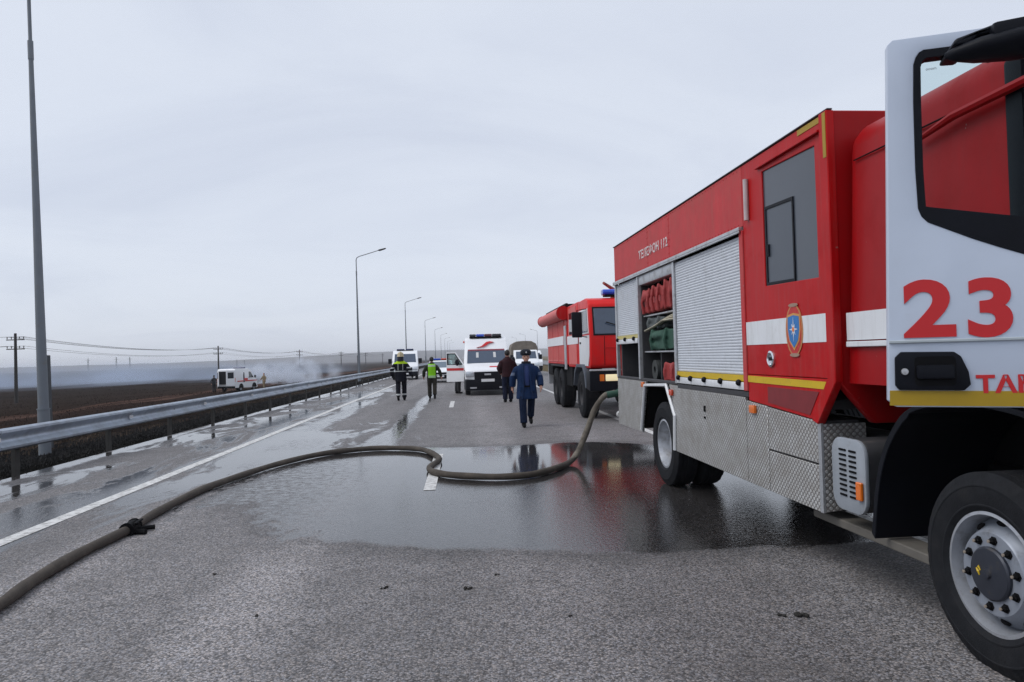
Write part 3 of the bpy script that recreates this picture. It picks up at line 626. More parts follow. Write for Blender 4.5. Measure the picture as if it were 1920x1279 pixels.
def add_wheel(parent, x, y, R, w, rim, style, m=None, out=-1, n=96):
    """wheel whose outer face is at y (out = -1: facing -y)"""
    m = m or STEEL
    key = (R, w, rim, n)
    if key not in TY: TY[key] = tyre_mesh(R, w, rim, n, notch=.012 if style == 'offroad' else .007)
    t = put('wheel', TY[key], parent); t.location = (x, y-out*w/2, R)
    s = out
    # everything below is in wheel space: outer face at y = s*w/2
    f = s*w/2
    if style == 'front':        # convex truck wheel: rim lip, dished disc with hand holes, hub and nuts
        prof = [(rim+.004, f*.80), (rim+.012, f*.86), (rim-.006, f*.88), (rim-.016, f*.60), (rim-.02, f*.2), (rim-.03, -f*.3)]
        MB().lathe(prof, n=72, closed=False).build('rim', m, t)
        d = [(rim-.018, f*.12), (rim-.030, f*.30), (.232, f*.50), (.214, f*.76), (.204, f*.84), (.125, f*.84)]
        MB().lathe(d, n=72, closed=False).build('disc', WHEELG, t)
        for k in range(10):
            a = 2*PI*(k+.5)/10; r = .2465
            def rot(p, a=a): return Vector((p.x*math.cos(a)-p.z*math.sin(a), p.y, p.x*math.sin(a)+p.z*math.cos(a)))
            MB().ell((r, f*.44, 0), (.016, .012, .034), 12, 7).xf(rot).build('hand_hole', BLACK2, t)
        hubm = [(.133, f*.83), (.133, f*.93), (.124, f*.98), (.06, f*1.0), (.026, f*1.01), (.022, f*1.09), (.0005, f*1.10)]
        MB().lathe(hubm, n=48, closed=False).build('hub', HUBM, t)
        MB().tube([(-.05, f*1.002, .005), (-.062, f*1.002, .022), (-.076, f*1.0, .010), (-.064, f*1.002, -.004), (-.058, f*1.002, -.022)], [.004, .007, .006, .008, .003], 6).build('paint_mark', YEL, t)
        nut = MB().lathe([(.024, 0), (.024, s*.004), (.0165, s*.005), (.0165, s*.016), (.010, s*.020), (.010, s*.028), (.0005, s*.029)], n=6, closed=False).mesh('lug_nut', BLACK2, angle=20)
        cap = MB().lathe([(.009, s*.026), (.008, s*.034), (.0005, s*.035)], n=8, closed=False).mesh('stud_tip', mat('stud_rust', (.34, .29, .24), .5, .4), angle=20)
        for k in range(10):
            a = 2*PI*k/10+.2; r = .169
            o = put('lug_nut', nut, t); o.location = (r*math.cos(a), f*.84, r*math.sin(a))
            o = put('stud', cap, t); o.location = (r*math.cos(a), f*.84, r*math.sin(a))
    elif style == 'dual':       # deep concave rear disc
        prof = [(rim+.004, f*.80), (rim+.012, f*.86), (rim-.012, f*.88), (rim-.03, f*.5), (rim-.05, -f*.3), (rim-.065, -f*.75), (.17, -f*.95), (.15, -f*.6), (.12, f*.2), (.0005, f*.25)]
        MB().lathe(prof, n=48, closed=False).build('rim', m, t)
    else:
        prof = [(rim+.004, f*.80), (rim+.01, f*.86), (rim-.012, f*.86), (rim-.03, f*.5), (rim-.04, f*.3), (rim*.55, f*.45), (rim*.5, f*.62), (rim*.3, f*.66), (.0005, f*.68)]
        MB().lathe(prof, n=32, closed=False).build('rim', m, t)
    return t
TY = {}

# ------------------------------------------------------------------ the near fire truck
FT = thing('fire_truck', 'red fire truck with white stripe, roller shutters and open white cab door', 'fire truck', (2.411, 8.947, 0), math.radians(-88.4))
W = 2.46
# chassis
MB().box(-2.1, 6.7, .72, .80, .62, .90).box(-2.1, 6.7, W-.80, W-.72, .62, .90).build('chassis_frame', BLACK2, FT, bevel=.01)
MB().tube([(0, .3, .51), (0, W-.3, .51)], .10, 10).ell((0, W/2, .51), (.22, .24, .22)).build('rear_axle', BLACK2, FT)
MB().tube([(5.47, .3, .48), (5.47, W-.3, .48)], .07, 8).build('front_axle', BLACK2, FT)
box('fuel_tank', DGREY, FT, 2.6, 3.7, .45, .75, .55, 1.0, .05, 3)
for yy, o in ((.02, -1), (.36, -1), (W-.02, 1), (W-.36, 1)): add_wheel(FT, 0, yy, .51, .30, .29, 'dual', out=o)
for yy, o in ((.03, -1), (W-.03, 1)): add_wheel(FT, 5.42, yy, .505, .31, .297, 'front', out=o, n=200).location.z = .488
# body shell
sh = MB()
sh.box(-2.17, 4.02, .05, W, 3.17, 3.25); sh.box(-2.17, 4.02, W-.05, W, 1.2, 3.17); sh.box(-2.17, -2.11, .05, W-.05, 1.22, 3.17)
sh.build('body_shell', REDF, FT, bevel=.01)
inn = MB()
inn.box(-2.11, 3.9, .05, W-.05, 1.20, 1.27); inn.box(-2.11, 2.6, .82, .86, 1.27, 3.17)
for u in (-.90, .66, 2.58): inn.box(u, u+.05, .04, .82, 1.27, 2.70)
inn.box(-2.11, -2.06, .05, .82, 1.27, 2.70); inn.build('bay_lining', DGREY, FT, bevel=.003)
fw = [(.0, 3.27), (.0, 1.42), (.26, 1.12), (1.0, 1.12), (1.0, 1.16), (W, 1.16), (W, 3.27)]
MB().prism(fw, 'x', 4.05, 4.135).build('front_wall', SHADERED, FT, bevel=.008)
# upper band in three sheets with seams
for a, b in ((-2.2, -.35), (-.345, .55), (.555, 2.66)):
    MB().prism([(a, 2.735), (b-.004, 2.735), (b-.004, 3.27), (a, 3.27)], 'y', 0, .045).build('upper_panel', REDF, FT, bevel=.005)
MB().box(-2.22, 4.14, -.012, .03, 3.272, 3.284).build('roof_edge_trim', DGREY, FT, bevel=.004)
MB().box(-2.2, 2.64, -.035, .02, 2.70, 2.733).box(-2.2, 2.64, -.035, -.02, 2.68, 2.70).build('drip_rail', ALU, FT, bevel=.004)
# crew-side panel: lower front corner is cut away
side = [(2.665, 1.21), (3.80, 1.13), (4.02, 1.40), (4.02, 3.268), (2.665, 3.268)]
win = [(3.06, 2.165), (4.0-.01, 2.14), (4.0-.01, 3.09), (3.06, 3.12)]
MB().ring([(2.665, 1.43), (4.02, 1.43), (4.02, 3.268), (2.665, 3.268)], [(3.07, 2.165), (3.93, 2.145), (3.93, 3.085), (3.07, 3.115)], 'y', 0, .045).build('side_panel', RED, FT, bevel=.004)
lowp = MB().prism([(2.665, 1.20), (3.79, 1.125), (4.02, 1.40), (4.02, 1.425), (2.665, 1.425)], 'y', .001, .045).build('lower_side_panel', RED, FT, bevel=.004)
MB().prism([(3.05, 1.205), (3.74, 1.155), (3.88, 1.33), (3.05, 1.335)], 'y', -.003, .001).build('dark_patch', mat('dull_dark_red', (.20, .018, .022), .55, var=.15), FT)
MB().prism([(3.80, 1.12), (3.88, 1.10), (4.14, 1.41), (4.14, 3.27), (4.035, 3.27), (4.035, 1.44)], 'y', -.02, .04).build('front_corner_trim', RED, FT, bevel=.006)
MB().prism([(4.09, 3.26), (4.13, 3.26), (4.13, 2.95), (4.09, 2.95)], 'y', -.023, -.019).build('yellow_corner_mark', DYEL, FT)
MB().prism([(3.70, 3.22), (4.03, 3.22), (4.03, 3.262), (3.70, 3.262)], 'y', -.004, .001).build('yellow_roof_mark', DYEL, FT)
MB().box(3.0, 4.03, -.03, 0, 3.150, 3.168).build('window_rain_gutter', RED, FT, bevel=.003)
pw = MB().prism([(3.07, 2.165), (3.93, 2.145), (3.93, 3.085), (3.07, 3.115)], 'y', .012, .03).build('side_window', PANELGL, FT)
MB().ring([(3.09, 2.17), (3.58, 2.157), (3.58, 2.80), (3.09, 2.815)], [(3.115, 2.19), (3.56, 2.178), (3.56, 2.775), (3.115, 2.79)], 'y', .002, .02).build('sliding_pane_frame', BLACKP, pw, bevel=.002)
MB().prism([(3.115, 2.19), (3.56, 2.178), (3.56, 2.775), (3.115, 2.79)], 'y', .016, .02).xf(lambda p: Vector((p.x, p.y-.006, p.z))).build('sliding_pane', mat('pane_slate', (.065, .078, .10), .35, var=.08), pw)
MB().box(3.135, 3.155, -.004, .012, 2.40, 2.50).build('pane_latch', BLACKP, pw)
rv = MB()
for k in range(58): rv.ell((4.035, -.004, 1.5+k*.03), (.007, .006, .007), 6, 4)
o = rv.build('rivet_row', ALU, FT); struct(o, 'stuff')
# stripes
MB().box(2.665, 3.40, -.003, .001, 1.685, 1.885).build('white_stripe', WHITE, FT); MB().box(3.70, 4.02, -.003, .001, 1.685, 1.885).build('white_stripe', WHITE, FT)
MB().box(3.40, 3.70, -.0025, .001, 1.685, 1.885).build('white_stripe', WHITE, FT)
MB().prism([(2.665, 1.362), (3.955, 1.352), (4.0, 1.405), (2.665, 1.418)], 'y', -.003, .0005).build('yellow_stripe', YEL, FT)
# emblem: tan oval ring with ribbon, blue shield, white star
em = MB().prism([(3.55+.135*math.cos(a)*(1 if abs(math.sin(a)) < .8 else .9), 1.785+.205*math.sin(a)) for a in np.linspace(0, 2*PI, 33)[:-1]], 'y', -.006, -.003).build('emblem', mat('emblem_gold', (.50, .20, .07), .5, var=.25, scale=40), FT)
MB().prism([(3.55+.115*math.cos(a), 1.785+.185*math.sin(a)) for a in np.linspace(0, 2*PI, 33)[:-1]], 'y', -.007, -.0055).build('emblem_field', mat('emblem_red', (.52, .03, .025), .5, var=.2, scale=30), em)
MB().prism([(3.45, 1.90), (3.55, 1.915), (3.65, 1.90), (3.655, 1.79), (3.63, 1.70), (3.55, 1.63), (3.47, 1.70), (3.445, 1.79)], 'y', -.009, -.0065).build('shield_rim', mat('emblem_orange', (.62, .30, .08), .5, var=.2), em)
MB().prism([(3.463, 1.885), (3.55, 1.898), (3.637, 1.885), (3.64, 1.79), (3.617, 1.71), (3.55, 1.65), (3.483, 1.71), (3.46, 1.79)], 'y', -.011, -.0085).build('shield', mat('emblem_blue', (.02, .17, .48), .4, var=.1), em)
star = []
for k in range(16):
    a = PI/2+2*PI*k/16; r = (.078 if k % 4 == 0 else .05) if k % 2 == 0 else .02
    star.append((3.55+r*math.cos(a)*.85, 1.79+r*math.sin(a)*1.2))
MB().prism(star, 'y', -.013, -.0105).build('star', WHITE, em)
MB().prism([(3.55+.017*math.cos(a), 1.79+.02*math.sin(a)) for a in np.linspace(0, 2*PI, 13)[:-1]], 'y', -.0145, -.0125).build('star_centre', ORANGE, em)
for sz in (1.975, 1.595):
    MB().prism([(3.55+.075*math.cos(a), sz+.014*math.sin(a)) for a in np.linspace(0, 2*PI, 17)[:-1]], 'y', -.010, -.006).build('ribbon', mat('emblem_grey', (.34, .22, .16), .5, var=.2), em)
# round lock, tube lamp
lk = MB().lathe([(.066, 0), (.066, -.014), (.052, -.02), (.046, -.006), (.0005, -.004)], (3.14, 0, 1.565), 24, closed=False).build('round_lock', mat('chrome', (.75, .76, .78), .15, .9, var=.05), FT)
MB().box(3.11, 3.17, -.016, -.006, 1.55, 1.58).build('lock_paddle', BLACKP, lk, bevel=.003)
MB().tube([(2.79, -.02, 2.765), (2.79, -.02, 3.12)], .022, 10).build('marker_tube', mat('tube_lamp', (.5, .42, .42), .3, var=.2), FT)
# shutters
def shutter(u0, u1, z0, z1, name, yoff=.012):
    m_ = MB(); n = max(1, round((z1-z0)/.028)); d = (z1-z0)/n
    prof = []
    for k in range(n):
        a = z0+k*d; prof += [(yoff+.006, a), (yoff+.006, a+.002), (yoff+.001, a+.004), (yoff-.001, a+d*.55), (yoff+.002, a+d-.002)]
    prof.append((yoff+.006, z1))
    vv = [(u0, y, z) for y, z in prof] + [(u1, y, z) for y, z in prof]; q = len(prof)
    m_.add(vv, [(k, k+1, q+k+1, q+k) for k in range(q-1)])
    o = m_.build(name, SLAT, FT, angle=20); return struct(o, 'stuff')
def bottom_bar(u0, u1, z, knobs):
    b = MB().box(u0, u1, -.012, .03, z-.07, z).build('shutter_bottom_bar', WHITE, FT, bevel=.008, seg=2)
    for u in knobs:
        MB().ell((u, -.022, z-.005), (.032, .026, .03), 12, 8).build('knob', BLACKP, b)
shutter(.71, 2.575, 1.42, 2.665, 'roller_shutter'); bottom_bar(.71, 2.6, 1.355, (.80, 1.20, 1.62, 2.06, 2.5))
MB().box(.71, 2.575, -.002, .012, 1.362, 1.419).build('shutter_stripe', YEL, FT)
shutter(-2.13, -.92, 1.90, 2.68, 'roller_shutter'); bottom_bar(-2.16, -.95, 1.845, (-2.05, -1.6, -1.1))
MB().box(-2.13, -.92, -.002, .012, 1.85, 1.899).build('shutter_stripe', mat('pale_yellow', (.55, .47, .18), .6), FT)
for a, b in ((-2.19, -2.135), (-.915, -.86), (.645, .70), (2.585, 2.66)):
    MB().box(a, b, -.012, .04, 1.28, 2.70).build('shutter_guide', ALU if b > 0 and b < 1 else REDF if b > 2 else ALU, FT, bevel=.005)
MB().box(-.85, .64, .0, .16, 2.55, 2.70).build('rolled_shutter_box', ALU, FT, bevel=.02, seg=2)
# open bay shelves
for z in (2.14, 1.66): MB().box(-.85, .65, .06, .8, z-.02, z).build('shelf', ALU, FT, bevel=.003)
MB().box(-.25, -.22, .10, .75, 1.28, 1.64).build('bay_divider', DGREY, FT)
MB().box(-2.1, -.92, .35, .38, 1.28, 1.85).box(-1.6, -1.5, .2, .35, 1.3, 1.7).build('pump_panel', DGREY, FT, bevel=.01)
# ledge and skirts
MB().box(-2.2, .70, -.005, .05, 1.262, 1.30).box(.70, 2.66, -.003, .05, 1.225, 1.275).build('body_ledge', DGREY, FT, bevel=.006)
sk = [((-2.2, .56), (-.86, .56), (-.86, .66), (-.645, 1.20), (-.62, 1.26), (-2.2, 1.26)),
      ((.56, .49), (2.585, .475), (2.585, 1.222), (.38, 1.258), (.40, 1.22), (.60, .90)),
      ((2.60, .475), (3.02, .472), (3.02, 1.17), (2.60, 1.195)),
      ((3.035, .82), (3.845, .815), (3.845, 1.115), (3.035, 1.165)),
      ((3.035, .472), (3.845, .468), (3.845, .80), (3.035, .805))]
for p in sk: MB().prism(p, 'y', 0, .03).build('checker_panel', CHECK, FT, bevel=.004)
MB().prism([(.56, .495), (3.86, .47), (3.86, 1.12), (.60, 1.2)], 'y', .034, .30).build('skirt_backing', DGREY, FT)
MB().prism([(.0, .47), (.34, .50), (.34, 1.10), (.0, 1.10)], 'x', 3.863, 3.885).build('skirt_front_plate', CHECK, FT, bevel=.004)
MB().prism([(3.848, .468), (3.887, .468), (3.887, 1.11), (3.848, 1.11)], 'y', -.006, .02).build('corner_strip', ALU, FT, bevel=.004)
MB().prism([(-2.2, .56), (-2.2, 1.26), (-1.0, 1.26), (-1.0, .6)], 'y', .034, .25).build('skirt_backing', DGREY, FT)
MB().tube([(-.86, -.012, .60), (-.64, -.012, 1.21), (.30, -.012, 1.245), (.60, -.012, .90), (.565, -.012, .50)], .022, 6).build('wheel_arch_trim', WHITE, FT)
MB().prism([(-.86, .62), (-.64, 1.21), (.30, 1.24), (.60, .90), (.60, .85), (.56, .5), (.62, .5), (.68, .92), (.33, 1.29), (-.70, 1.27), (-.92, .62)], 'y', .05, 1.0).build('wheel_arch_liner', BLACK2, FT)
for u, z, m_ in ((-.73, 1.215, ORANGE), (.49, 1.165, ORRED), (2.77, 1.13, ORANGE)):
    MB().box(u-.055, u+.055, -.03, -.001, z-.035, z+.035).build('marker_light', m_, FT, bevel=.01, seg=2)
MB().box(1.55, 1.58, -.012, 0, 1.02, 1.08).box(1.55, 1.58, -.012, 0, .95, .97).build('skirt_latch', BLACK2, FT)
# rear outlet and fittings
MB().tube([(-2.15, .25, 1.03), (-2.28, .14, 1.03), (-2.34, .02, 1.03)], .06, 12).build('outlet_pipe', GREENH, FT)
MB().box(-2.24, -2.19, .02, .2, .62, 1.25).build('rear_frame_post', ALU, FT, bevel=.006)
MB().box(-2.30, -2.19, .1, 2.3, .62, .74).build('rear_bumper', BLACK2, FT, bevel=.01)
MB().tube([(-2.36, .05, .69), (-2.26, .05, .69)], .055, 12).build('rear_lamp', mat('pale_lens', (.6, .6, .58), .3), FT)
# text on the upper panel
me = text_mesh('ТЕЛЕФОН 112', .15, mat('worn_white_letters', (.72, .70, .70), .6, var=.1, dirt=(.5, .09, .09), dscale=22, dlo=.46, dhi=.56), 'lettering', sx=1.28, bold=.004)
o = put('lettering', me, FT); o.rotation_euler = (PI/2, 0, 0); o.location = (-.78, -.003, 2.90)
# silencer box with slotted cover
sb = MB().prism(rpoly(3.97, 4.36, .545, 1.02, .10), 'y', .06, .5).build('silencer_box', DGREY, FT, bevel=.01)
cv = MB().prism(rpoly(3.96, 4.37, .535, 1.03, .11), 'y', .03, .06).build('slotted_cover', mat('cover_grey', (.34, .37, .41), .5, .2, var=.1, dirt=(.2, .19, .18), dscale=8), sb, bevel=.012, seg=2)
for k in range(10):
    for u in (4.065, 4.185):
        z = .635+k*.034
        s_ = MB().prism(rpoly(u, u+.085, z, z+.014, .006, 2), 'y', .024, .0295).build('slot', BLACK2, FT)
MB().box(4.29, 4.35, .004, .028, .64, .76).build('marker_light', ORANGE, FT, bevel=.006)
MB().box(3.5, 5.0, .12, .30, .36, .42).build('side_rail', mat('muddy_rail', (.13, .12, .105), .8, var=.25), FT, bevel=.008)
# mudguard and wheel well
gp = [(4.44, .46), (4.50, .80), (4.58, 1.0), (4.68, 1.14), (4.82, 1.275), (5.10, 1.345), (5.47, 1.36), (5.85, 1.30), (6.2, 1.08), (6.35, .7)]
gp = chaikin(gp, 2, False)
ip = [(p[0]+.035*(1 if p[0] < 4.85 else 0), p[1]-.03) for k, p in enumerate(gp)]
MB().prism(gp + ip[::-1], 'y', .015, .75).build('mudguard', BLACKP, FT, bevel=.004)
MB().box(4.3, 6.5, .76, .79, .45, 1.4).build('wheel_well_wall', BLACK2, FT)
MB().tube([(5.9, .35, .95), (6.05, .33, 1.15), (6.25, .33, 1.2)], .07, 10).build('air_hose', mat('dusty_hose', (.12, .11, .09), .8), FT)
# cab: rear (crew) red section with rounded roof, white front section
def cab_loft(us, m_, name, inset=.06, ztop=3.13, zb=1.40):
    v = []; n = 0
    for (u, dr) in us:
        r = .17; sec_ = [(inset, zb)]
        for k in range(7):
            a = PI - PI/2*k/6; sec_.append((inset+.03+dr+r+r*math.cos(a), ztop-dr-r+r*math.sin(a)))
        sec_ += [(W/2, ztop-dr+.03)]
        sec_ = sec_ + [(W-p[0], p[1]) for p in sec_[-2::-1]]
        n = len(sec_); v += [(u, p[0], p[1]) for p in sec_]
    m = len(us)
    f = [(i*n+k, i*n+k+1, (i+1)*n+k+1, (i+1)*n+k) for i in range(m-1) for k in range(n-1)] + [tuple(range(n))] + [tuple((m-1)*n+k for k in range(n))]
    return MB().add(v, f).build(name, m_, FT, angle=40)
cab_loft([(4.175, .09), (4.20, .04), (4.24, .012), (4.30, 0), (5.62, 0)], SHADERED, 'crew_cab')
MB().box(4.30, 5.60, .070, .080, 2.875, 2.881).build('cab_seam', BLACK2, FT)
MB().tube([(4.95, .045, 2.80), (5.3, .035, 2.845), (6.6, .035, 2.86)], [.012, .024, .028], 8).build('roof_gutter', SHADERED, FT)
MB().box(4.18, 5.60, .050, .058, 1.69, 1.875).build('white_stripe', WHITE, FT)
MB().prism([(4.19, 1.645), (5.6, 1.645), (5.6, 1.678), (4.19, 1.682)], 'y', .035, .058).build('white_lip', WHITE, FT, bevel=.004)
MB().prism([(5.2, 1.375), (5.47, 1.385), (5.85, 1.32), (6.2, 1.11), (6.40, .70), (6.75, .70), (6.75, 1.42), (5.2, 1.42)], 'y', .0, .06).build('front_wing', WHITE, FT, bevel=.006)
# cab front: floor, roof, pillars, windscreen, bumper
MB().box(5.62, 6.78, .08, W-.08, 1.38, 1.45).build('cab_floor', BLACKP, FT)
MB().prism([(5.62, 3.0), (6.45, 3.0), (6.62, 2.82), (6.68, 2.86), (6.5, 3.14), (5.62, 3.15)], 'y', .09, W-.09).build('cab_roof', SHADERED, FT, bevel=.03, seg=2)
for y0 in (.07, W-.13): MB().prism([(6.60, 2.85), (6.68, 2.85), (6.80, 1.75), (6.70, 1.75)], 'y', y0, y0+.06).build('windscreen_pillar', WHITE, FT, bevel=.01)
MB().box(5.62, 5.73, .055, .16, 1.45, 3.0).build('door_pillar', BLACKP, FT, bevel=.02, seg=2)
MB().box(5.62, 6.6, W-.10, W-.06, 1.45, 2.1).build('far_door', WHITE, FT, bevel=.01)
MB().prism([(6.63, 2.84), (6.645, 2.84), (6.765, 1.76), (6.75, 1.76)], 'y', .13, W-.13).build('windscreen', CLEARGL, FT)
MB().prism([(6.62, 1.0), (6.85, 1.0), (6.85, 1.6), (6.80, 1.76), (6.70, 1.76)], 'y', .06, W-.06).build('front_panel', WHITE, FT, bevel=.02, seg=2)
MB().box(6.6, 6.95, .02, W-.02, .45, .99).build('front_bumper', BLACKP, FT, bevel=.05, seg=3)
for y0 in (.15, W-.5): MB().box(6.93, 6.96, y0, y0+.35, .62, .82).build('headlight', LENS, FT, bevel=.01)
seat = MB().box(5.72, 6.15, .35, .85, 1.5, 1.75).box(5.68, 5.82, .35, .85, 1.75, 2.45).build('seat', INTER, FT, bevel=.05, seg=2)
MB().box(6.35, 6.68, .15, W-.15, 1.55, 1.85).build('dashboard', INTER, FT, bevel=.05, seg=2)
# open door (door frame: x runs from the rear edge to the hinge, -y is its outer face)
door = MB()
dout0 = None
dout = [(-.006, 1.43), (.02, 1.405), (.90, 1.395), (.90, 2.30), (.80, 2.72), (.70, 2.86), (.055, 2.862), (.036, 2.845)]
din = [(.118, 2.20), (.14, 2.135), (.20, 2.105), (.34, 2.035), (.55, 1.95), (.80, 1.93), (.80, 2.30), (.72, 2.66), (.66, 2.79), (.17, 2.81), (.14, 2.795), (.122, 2.74)]
DOORW = mat('blue_white_paint', (.52, .585, .70), .4, var=.03, scale=4, coat=.15, dirt=(.42, .45, .5), dscale=2.5, dlo=.55, dhi=.85)
din = chaikin(din, 1)
D = MB().ring(dout, din, 'y', 0, .055).build('cab_door', DOORW, FT, bevel=.012, seg=2)
rh = (6.128, -.9017); th_ = math.atan2(-.0730+.9017, 6.479-6.128)
D.location = (rh[0], rh[1], 0); D.rotation_euler = (0, 0, th_)
gl = [(.145, 2.19), (.165, 2.185), (.78, 2.06), (.78, 2.30), (.70, 2.65), (.64, 2.765), (.18, 2.775), (.158, 2.765), (.148, 2.73)]
gl = chaikin(gl, 1)
MB().ring(din, gl, 'y', -.004, .05).build('window_seal', BLACKP, D, bevel=.003)
MB().prism(gl, 'y', .02, .026).build('door_glass', CLEARGL, D)
MB().box(.0, .90, -.010, -.0005, 1.655, 1.668).build('door_crease', mat('crease_grey', (.42, .47, .50), .5), D, bevel=.003)
MB().prism([(-.004, 1.411), (.90, 1.398), (.90, 1.455), (-.002, 1.470)], 'y', -.003, .0005).build('yellow_stripe', DYEL, D)
hp = [(.03, 1.472), (.255, 1.468), (.278, 1.49), (.272, 1.54), (.248, 1.60), (.225, 1.618), (.04, 1.622), (.018, 1.60), (.016, 1.49)]
hd = MB().prism(hp, 'y', -.016, 0).build('handle_plate', BLACKP, D, bevel=.006, seg=2)
MB().prism(rpoly(.085, .228, 1.488, 1.602, .015), 'y', -.018, -.0155).build('handle_recess', BLACK2, D)
MB().prism(rpoly(.09, .222, 1.515, 1.568, .01), 'y', -.034, -.017).build('handle_paddle', BLACKP, D, bevel=.005, seg=2)
MB().lathe([(.014, 0), (.012, -.006), (.0005, -.007)], (.051, -.016, 1.544), 14, closed=False).build('key_lock', ALU, D)
for txt, sz, x, z, sx, bo in (('2', .300, .055, 1.686, 1.22, .010), ('3', .300, .268, 1.682, 1.17, .010), ('ТАМ', .088, .296, 1.459, 1.16, .003)):
    me = text_mesh(txt, sz, DECAL_RED, 'number' if txt.isdigit() else 'lettering', sx=sx, bold=bo)
    o = put('door_number' if txt.isdigit() else 'door_lettering', me, D); o.rotation_euler = (PI/2, 0, 0); o.location = (x, -.0022, z)
me = text_mesh('ooom', .016, mat('etch', (.25, .28, .3), .6), 'glass_stamp', ext=.0005); o = put('glass_stamp', me, D); o.rotation_euler = (PI/2, 0, 0); o.location = (.172, .018, 2.73)
# mirror cluster over the window
mi = MB()
sec_m = [(.255, .006, .012), (.29, .035, .03), (.36, .075, .045), (.47, .10, .055), (.62, .10, .058), (.74, .08, .05), (.79, .03, .03)]
vv = []; nn = 14
for (x, ry_, rz_) in sec_m:
    for k in range(nn):
        a = 2*PI*k/nn; vv.append((x, -.13+ry_*math.cos(a), 2.775+.015*math.sin((x-.25)*5)+rz_*math.sin(a)*(1 if math.sin(a) < 0 else .8)))
mi.add(vv, [(i*nn+k, i*nn+(k+1) % nn, (i+1)*nn+(k+1) % nn, (i+1)*nn+k) for i in range(len(sec_m)-1) for k in range(nn)] + [tuple(range(nn)), tuple((len(sec_m)-1)*nn+k for k in range(nn))])
SHM = lambda p: Vector((p.x-.05, p.y, p.z-.048))
MIR = mi.xf(SHM).build('ramp_mirror', BLACKP, D, angle=60)
MB().prism([(.275, 2.80), (.285, 2.825), (.36, 2.845), (.43, 2.865), (.47, 2.868), (.80, 2.875), (.80, 2.83), (.56, 2.81), (.44, 2.785), (.43, 2.80), (.40, 2.825), (.36, 2.825), (.33, 2.795)], 'y', -.16, .06).xf(SHM).build('mirror_bracket', BLACKP, D, bevel=.018, seg=3)
MB().prism([(.395, 2.80), (.395, 2.852), (.52, 2.86), (.545, 2.81), (.50, 2.79), (.47, 2.77)], 'y', -.20, -.10).xf(SHM).build('mirror_knuckle', BLACKP, D, bevel=.015, seg=2)
MB().box(.86, .93, .0, .06, 1.6, 1.7).box(.86, .93, 0, .06, 2.2, 2.3).build('hinge', BLACK2, D)
# things kept in the open bay
def bay_thing(name, label, cat, mesh_or):
    o = mesh_or; o.location = FT.location; o.rotation_euler = FT.rotation_euler; tag(o, label, cat); return o
def lump(parts, name, m_, voxel=.02):
    mb = MB()
    for c, r in parts: mb.ell(c, r, 14, 9)
    return put(name, remeshed(mb, name, m_, voxel, 4))
def bag(c, r, name, m_, lobes=5, seed=1, voxel=.014):
    q = random.Random(seed); mb = MB().prism(rpoly(c[0]-r[0]*.8, c[0]+r[0]*.8, c[2]-r[2]*.8, c[2]+r[2]*.8, r[2]*.4), 'y', c[1]-r[1]*.7, c[1]+r[1]*.7)
    for k in range(lobes): mb.ell((c[0]+q.uniform(-.6, .6)*r[0], c[1]+q.uniform(-.5, .2)*r[1], c[2]+q.uniform(-.5, .6)*r[2]), (r[0]*q.uniform(.3, .5), r[1]*q.uniform(.4, .6), r[2]*q.uniform(.35, .55)), 12, 8)
    for k in (-.5, .45): mb.tube([(c[0]+k*r[0], c[1]-r[1]*.86, c[2]-r[2]*.9), (c[0]+k*r[0], c[1]-r[1]*.98, c[2]), (c[0]+k*r[0], c[1]-r[1]*.8, c[2]+r[2]*.95)], .022, 6)
    return put(name, remeshed(mb, name, m_, voxel, 2))
bay_thing('bag', 'slumped red gear bag on the upper shelf next to the narrow shutter', 'gear bag', bag((-.58, .20, 2.31), (.27, .20, .18), 'gear_bag', REDBAG, 6, 3))
bay_thing('bag', 'middle one of the red gear bags packed on the upper shelf', 'gear bag', bag((-.10, .16, 2.32), (.25, .17, .19), 'gear_bag', REDBAG, 6, 5))
bay_thing('bag', 'taller red gear bag against the wide shutter side of the upper shelf', 'gear bag', bag((.38, .17, 2.34), (.24, .17, .20), 'gear_bag', REDBAG, 6, 8))
bay_thing('g', 'bunched dark green canvas on the middle shelf of the open bay', 'canvas', bag((-.05, .18, 1.80), (.62, .18, .15), 'canvas_bundle', GREENH, 9, 11))
bay_thing('g', 'grey folded tarp stuffed above the green canvas in the open bay', 'tarp', bag((-.35, .20, 2.02), (.45, .17, .09), 'folded_tarp', mat('grey_tarp', (.10, .115, .12), .8, var=.3, bump=.6, bscale=25), 7, 14))
cm = MB()
for k in range(5):
    z = 1.93+.02*k
    cm.tube([(-.75+.05*k, .06+.04*k, z), (-.2, .04+.03*k, z+.05), (.15+.03*k, .03+.03*k, z+.10), (.62, .06+.02*k, z+.10+.02*k)], .03, 8, sy=.5)
bay_thing('h', 'loose cream flat hose draped over the green canvas in the open bay', 'hose', cm.build('flat_hose', CREAM))
bay_thing('c', 'small dark red case on the floor of the open bay', 'case', bag((.28, .17, 1.40), (.30, .15, .13), 'tool_case', REDBAG, 4, 21))
bay_thing('x', 'coiled dark hose roll on the bay floor beside the divider', 'hose roll', MB().lathe([(.13, -.035), (.13, .035), (.05, .035), (.05, -.035)], (-.55, .14, 1.41), 24).build('hose_roll', mat('dark_canvas', (.05, .055, .055), .9, bump=.5, bscale=60)))

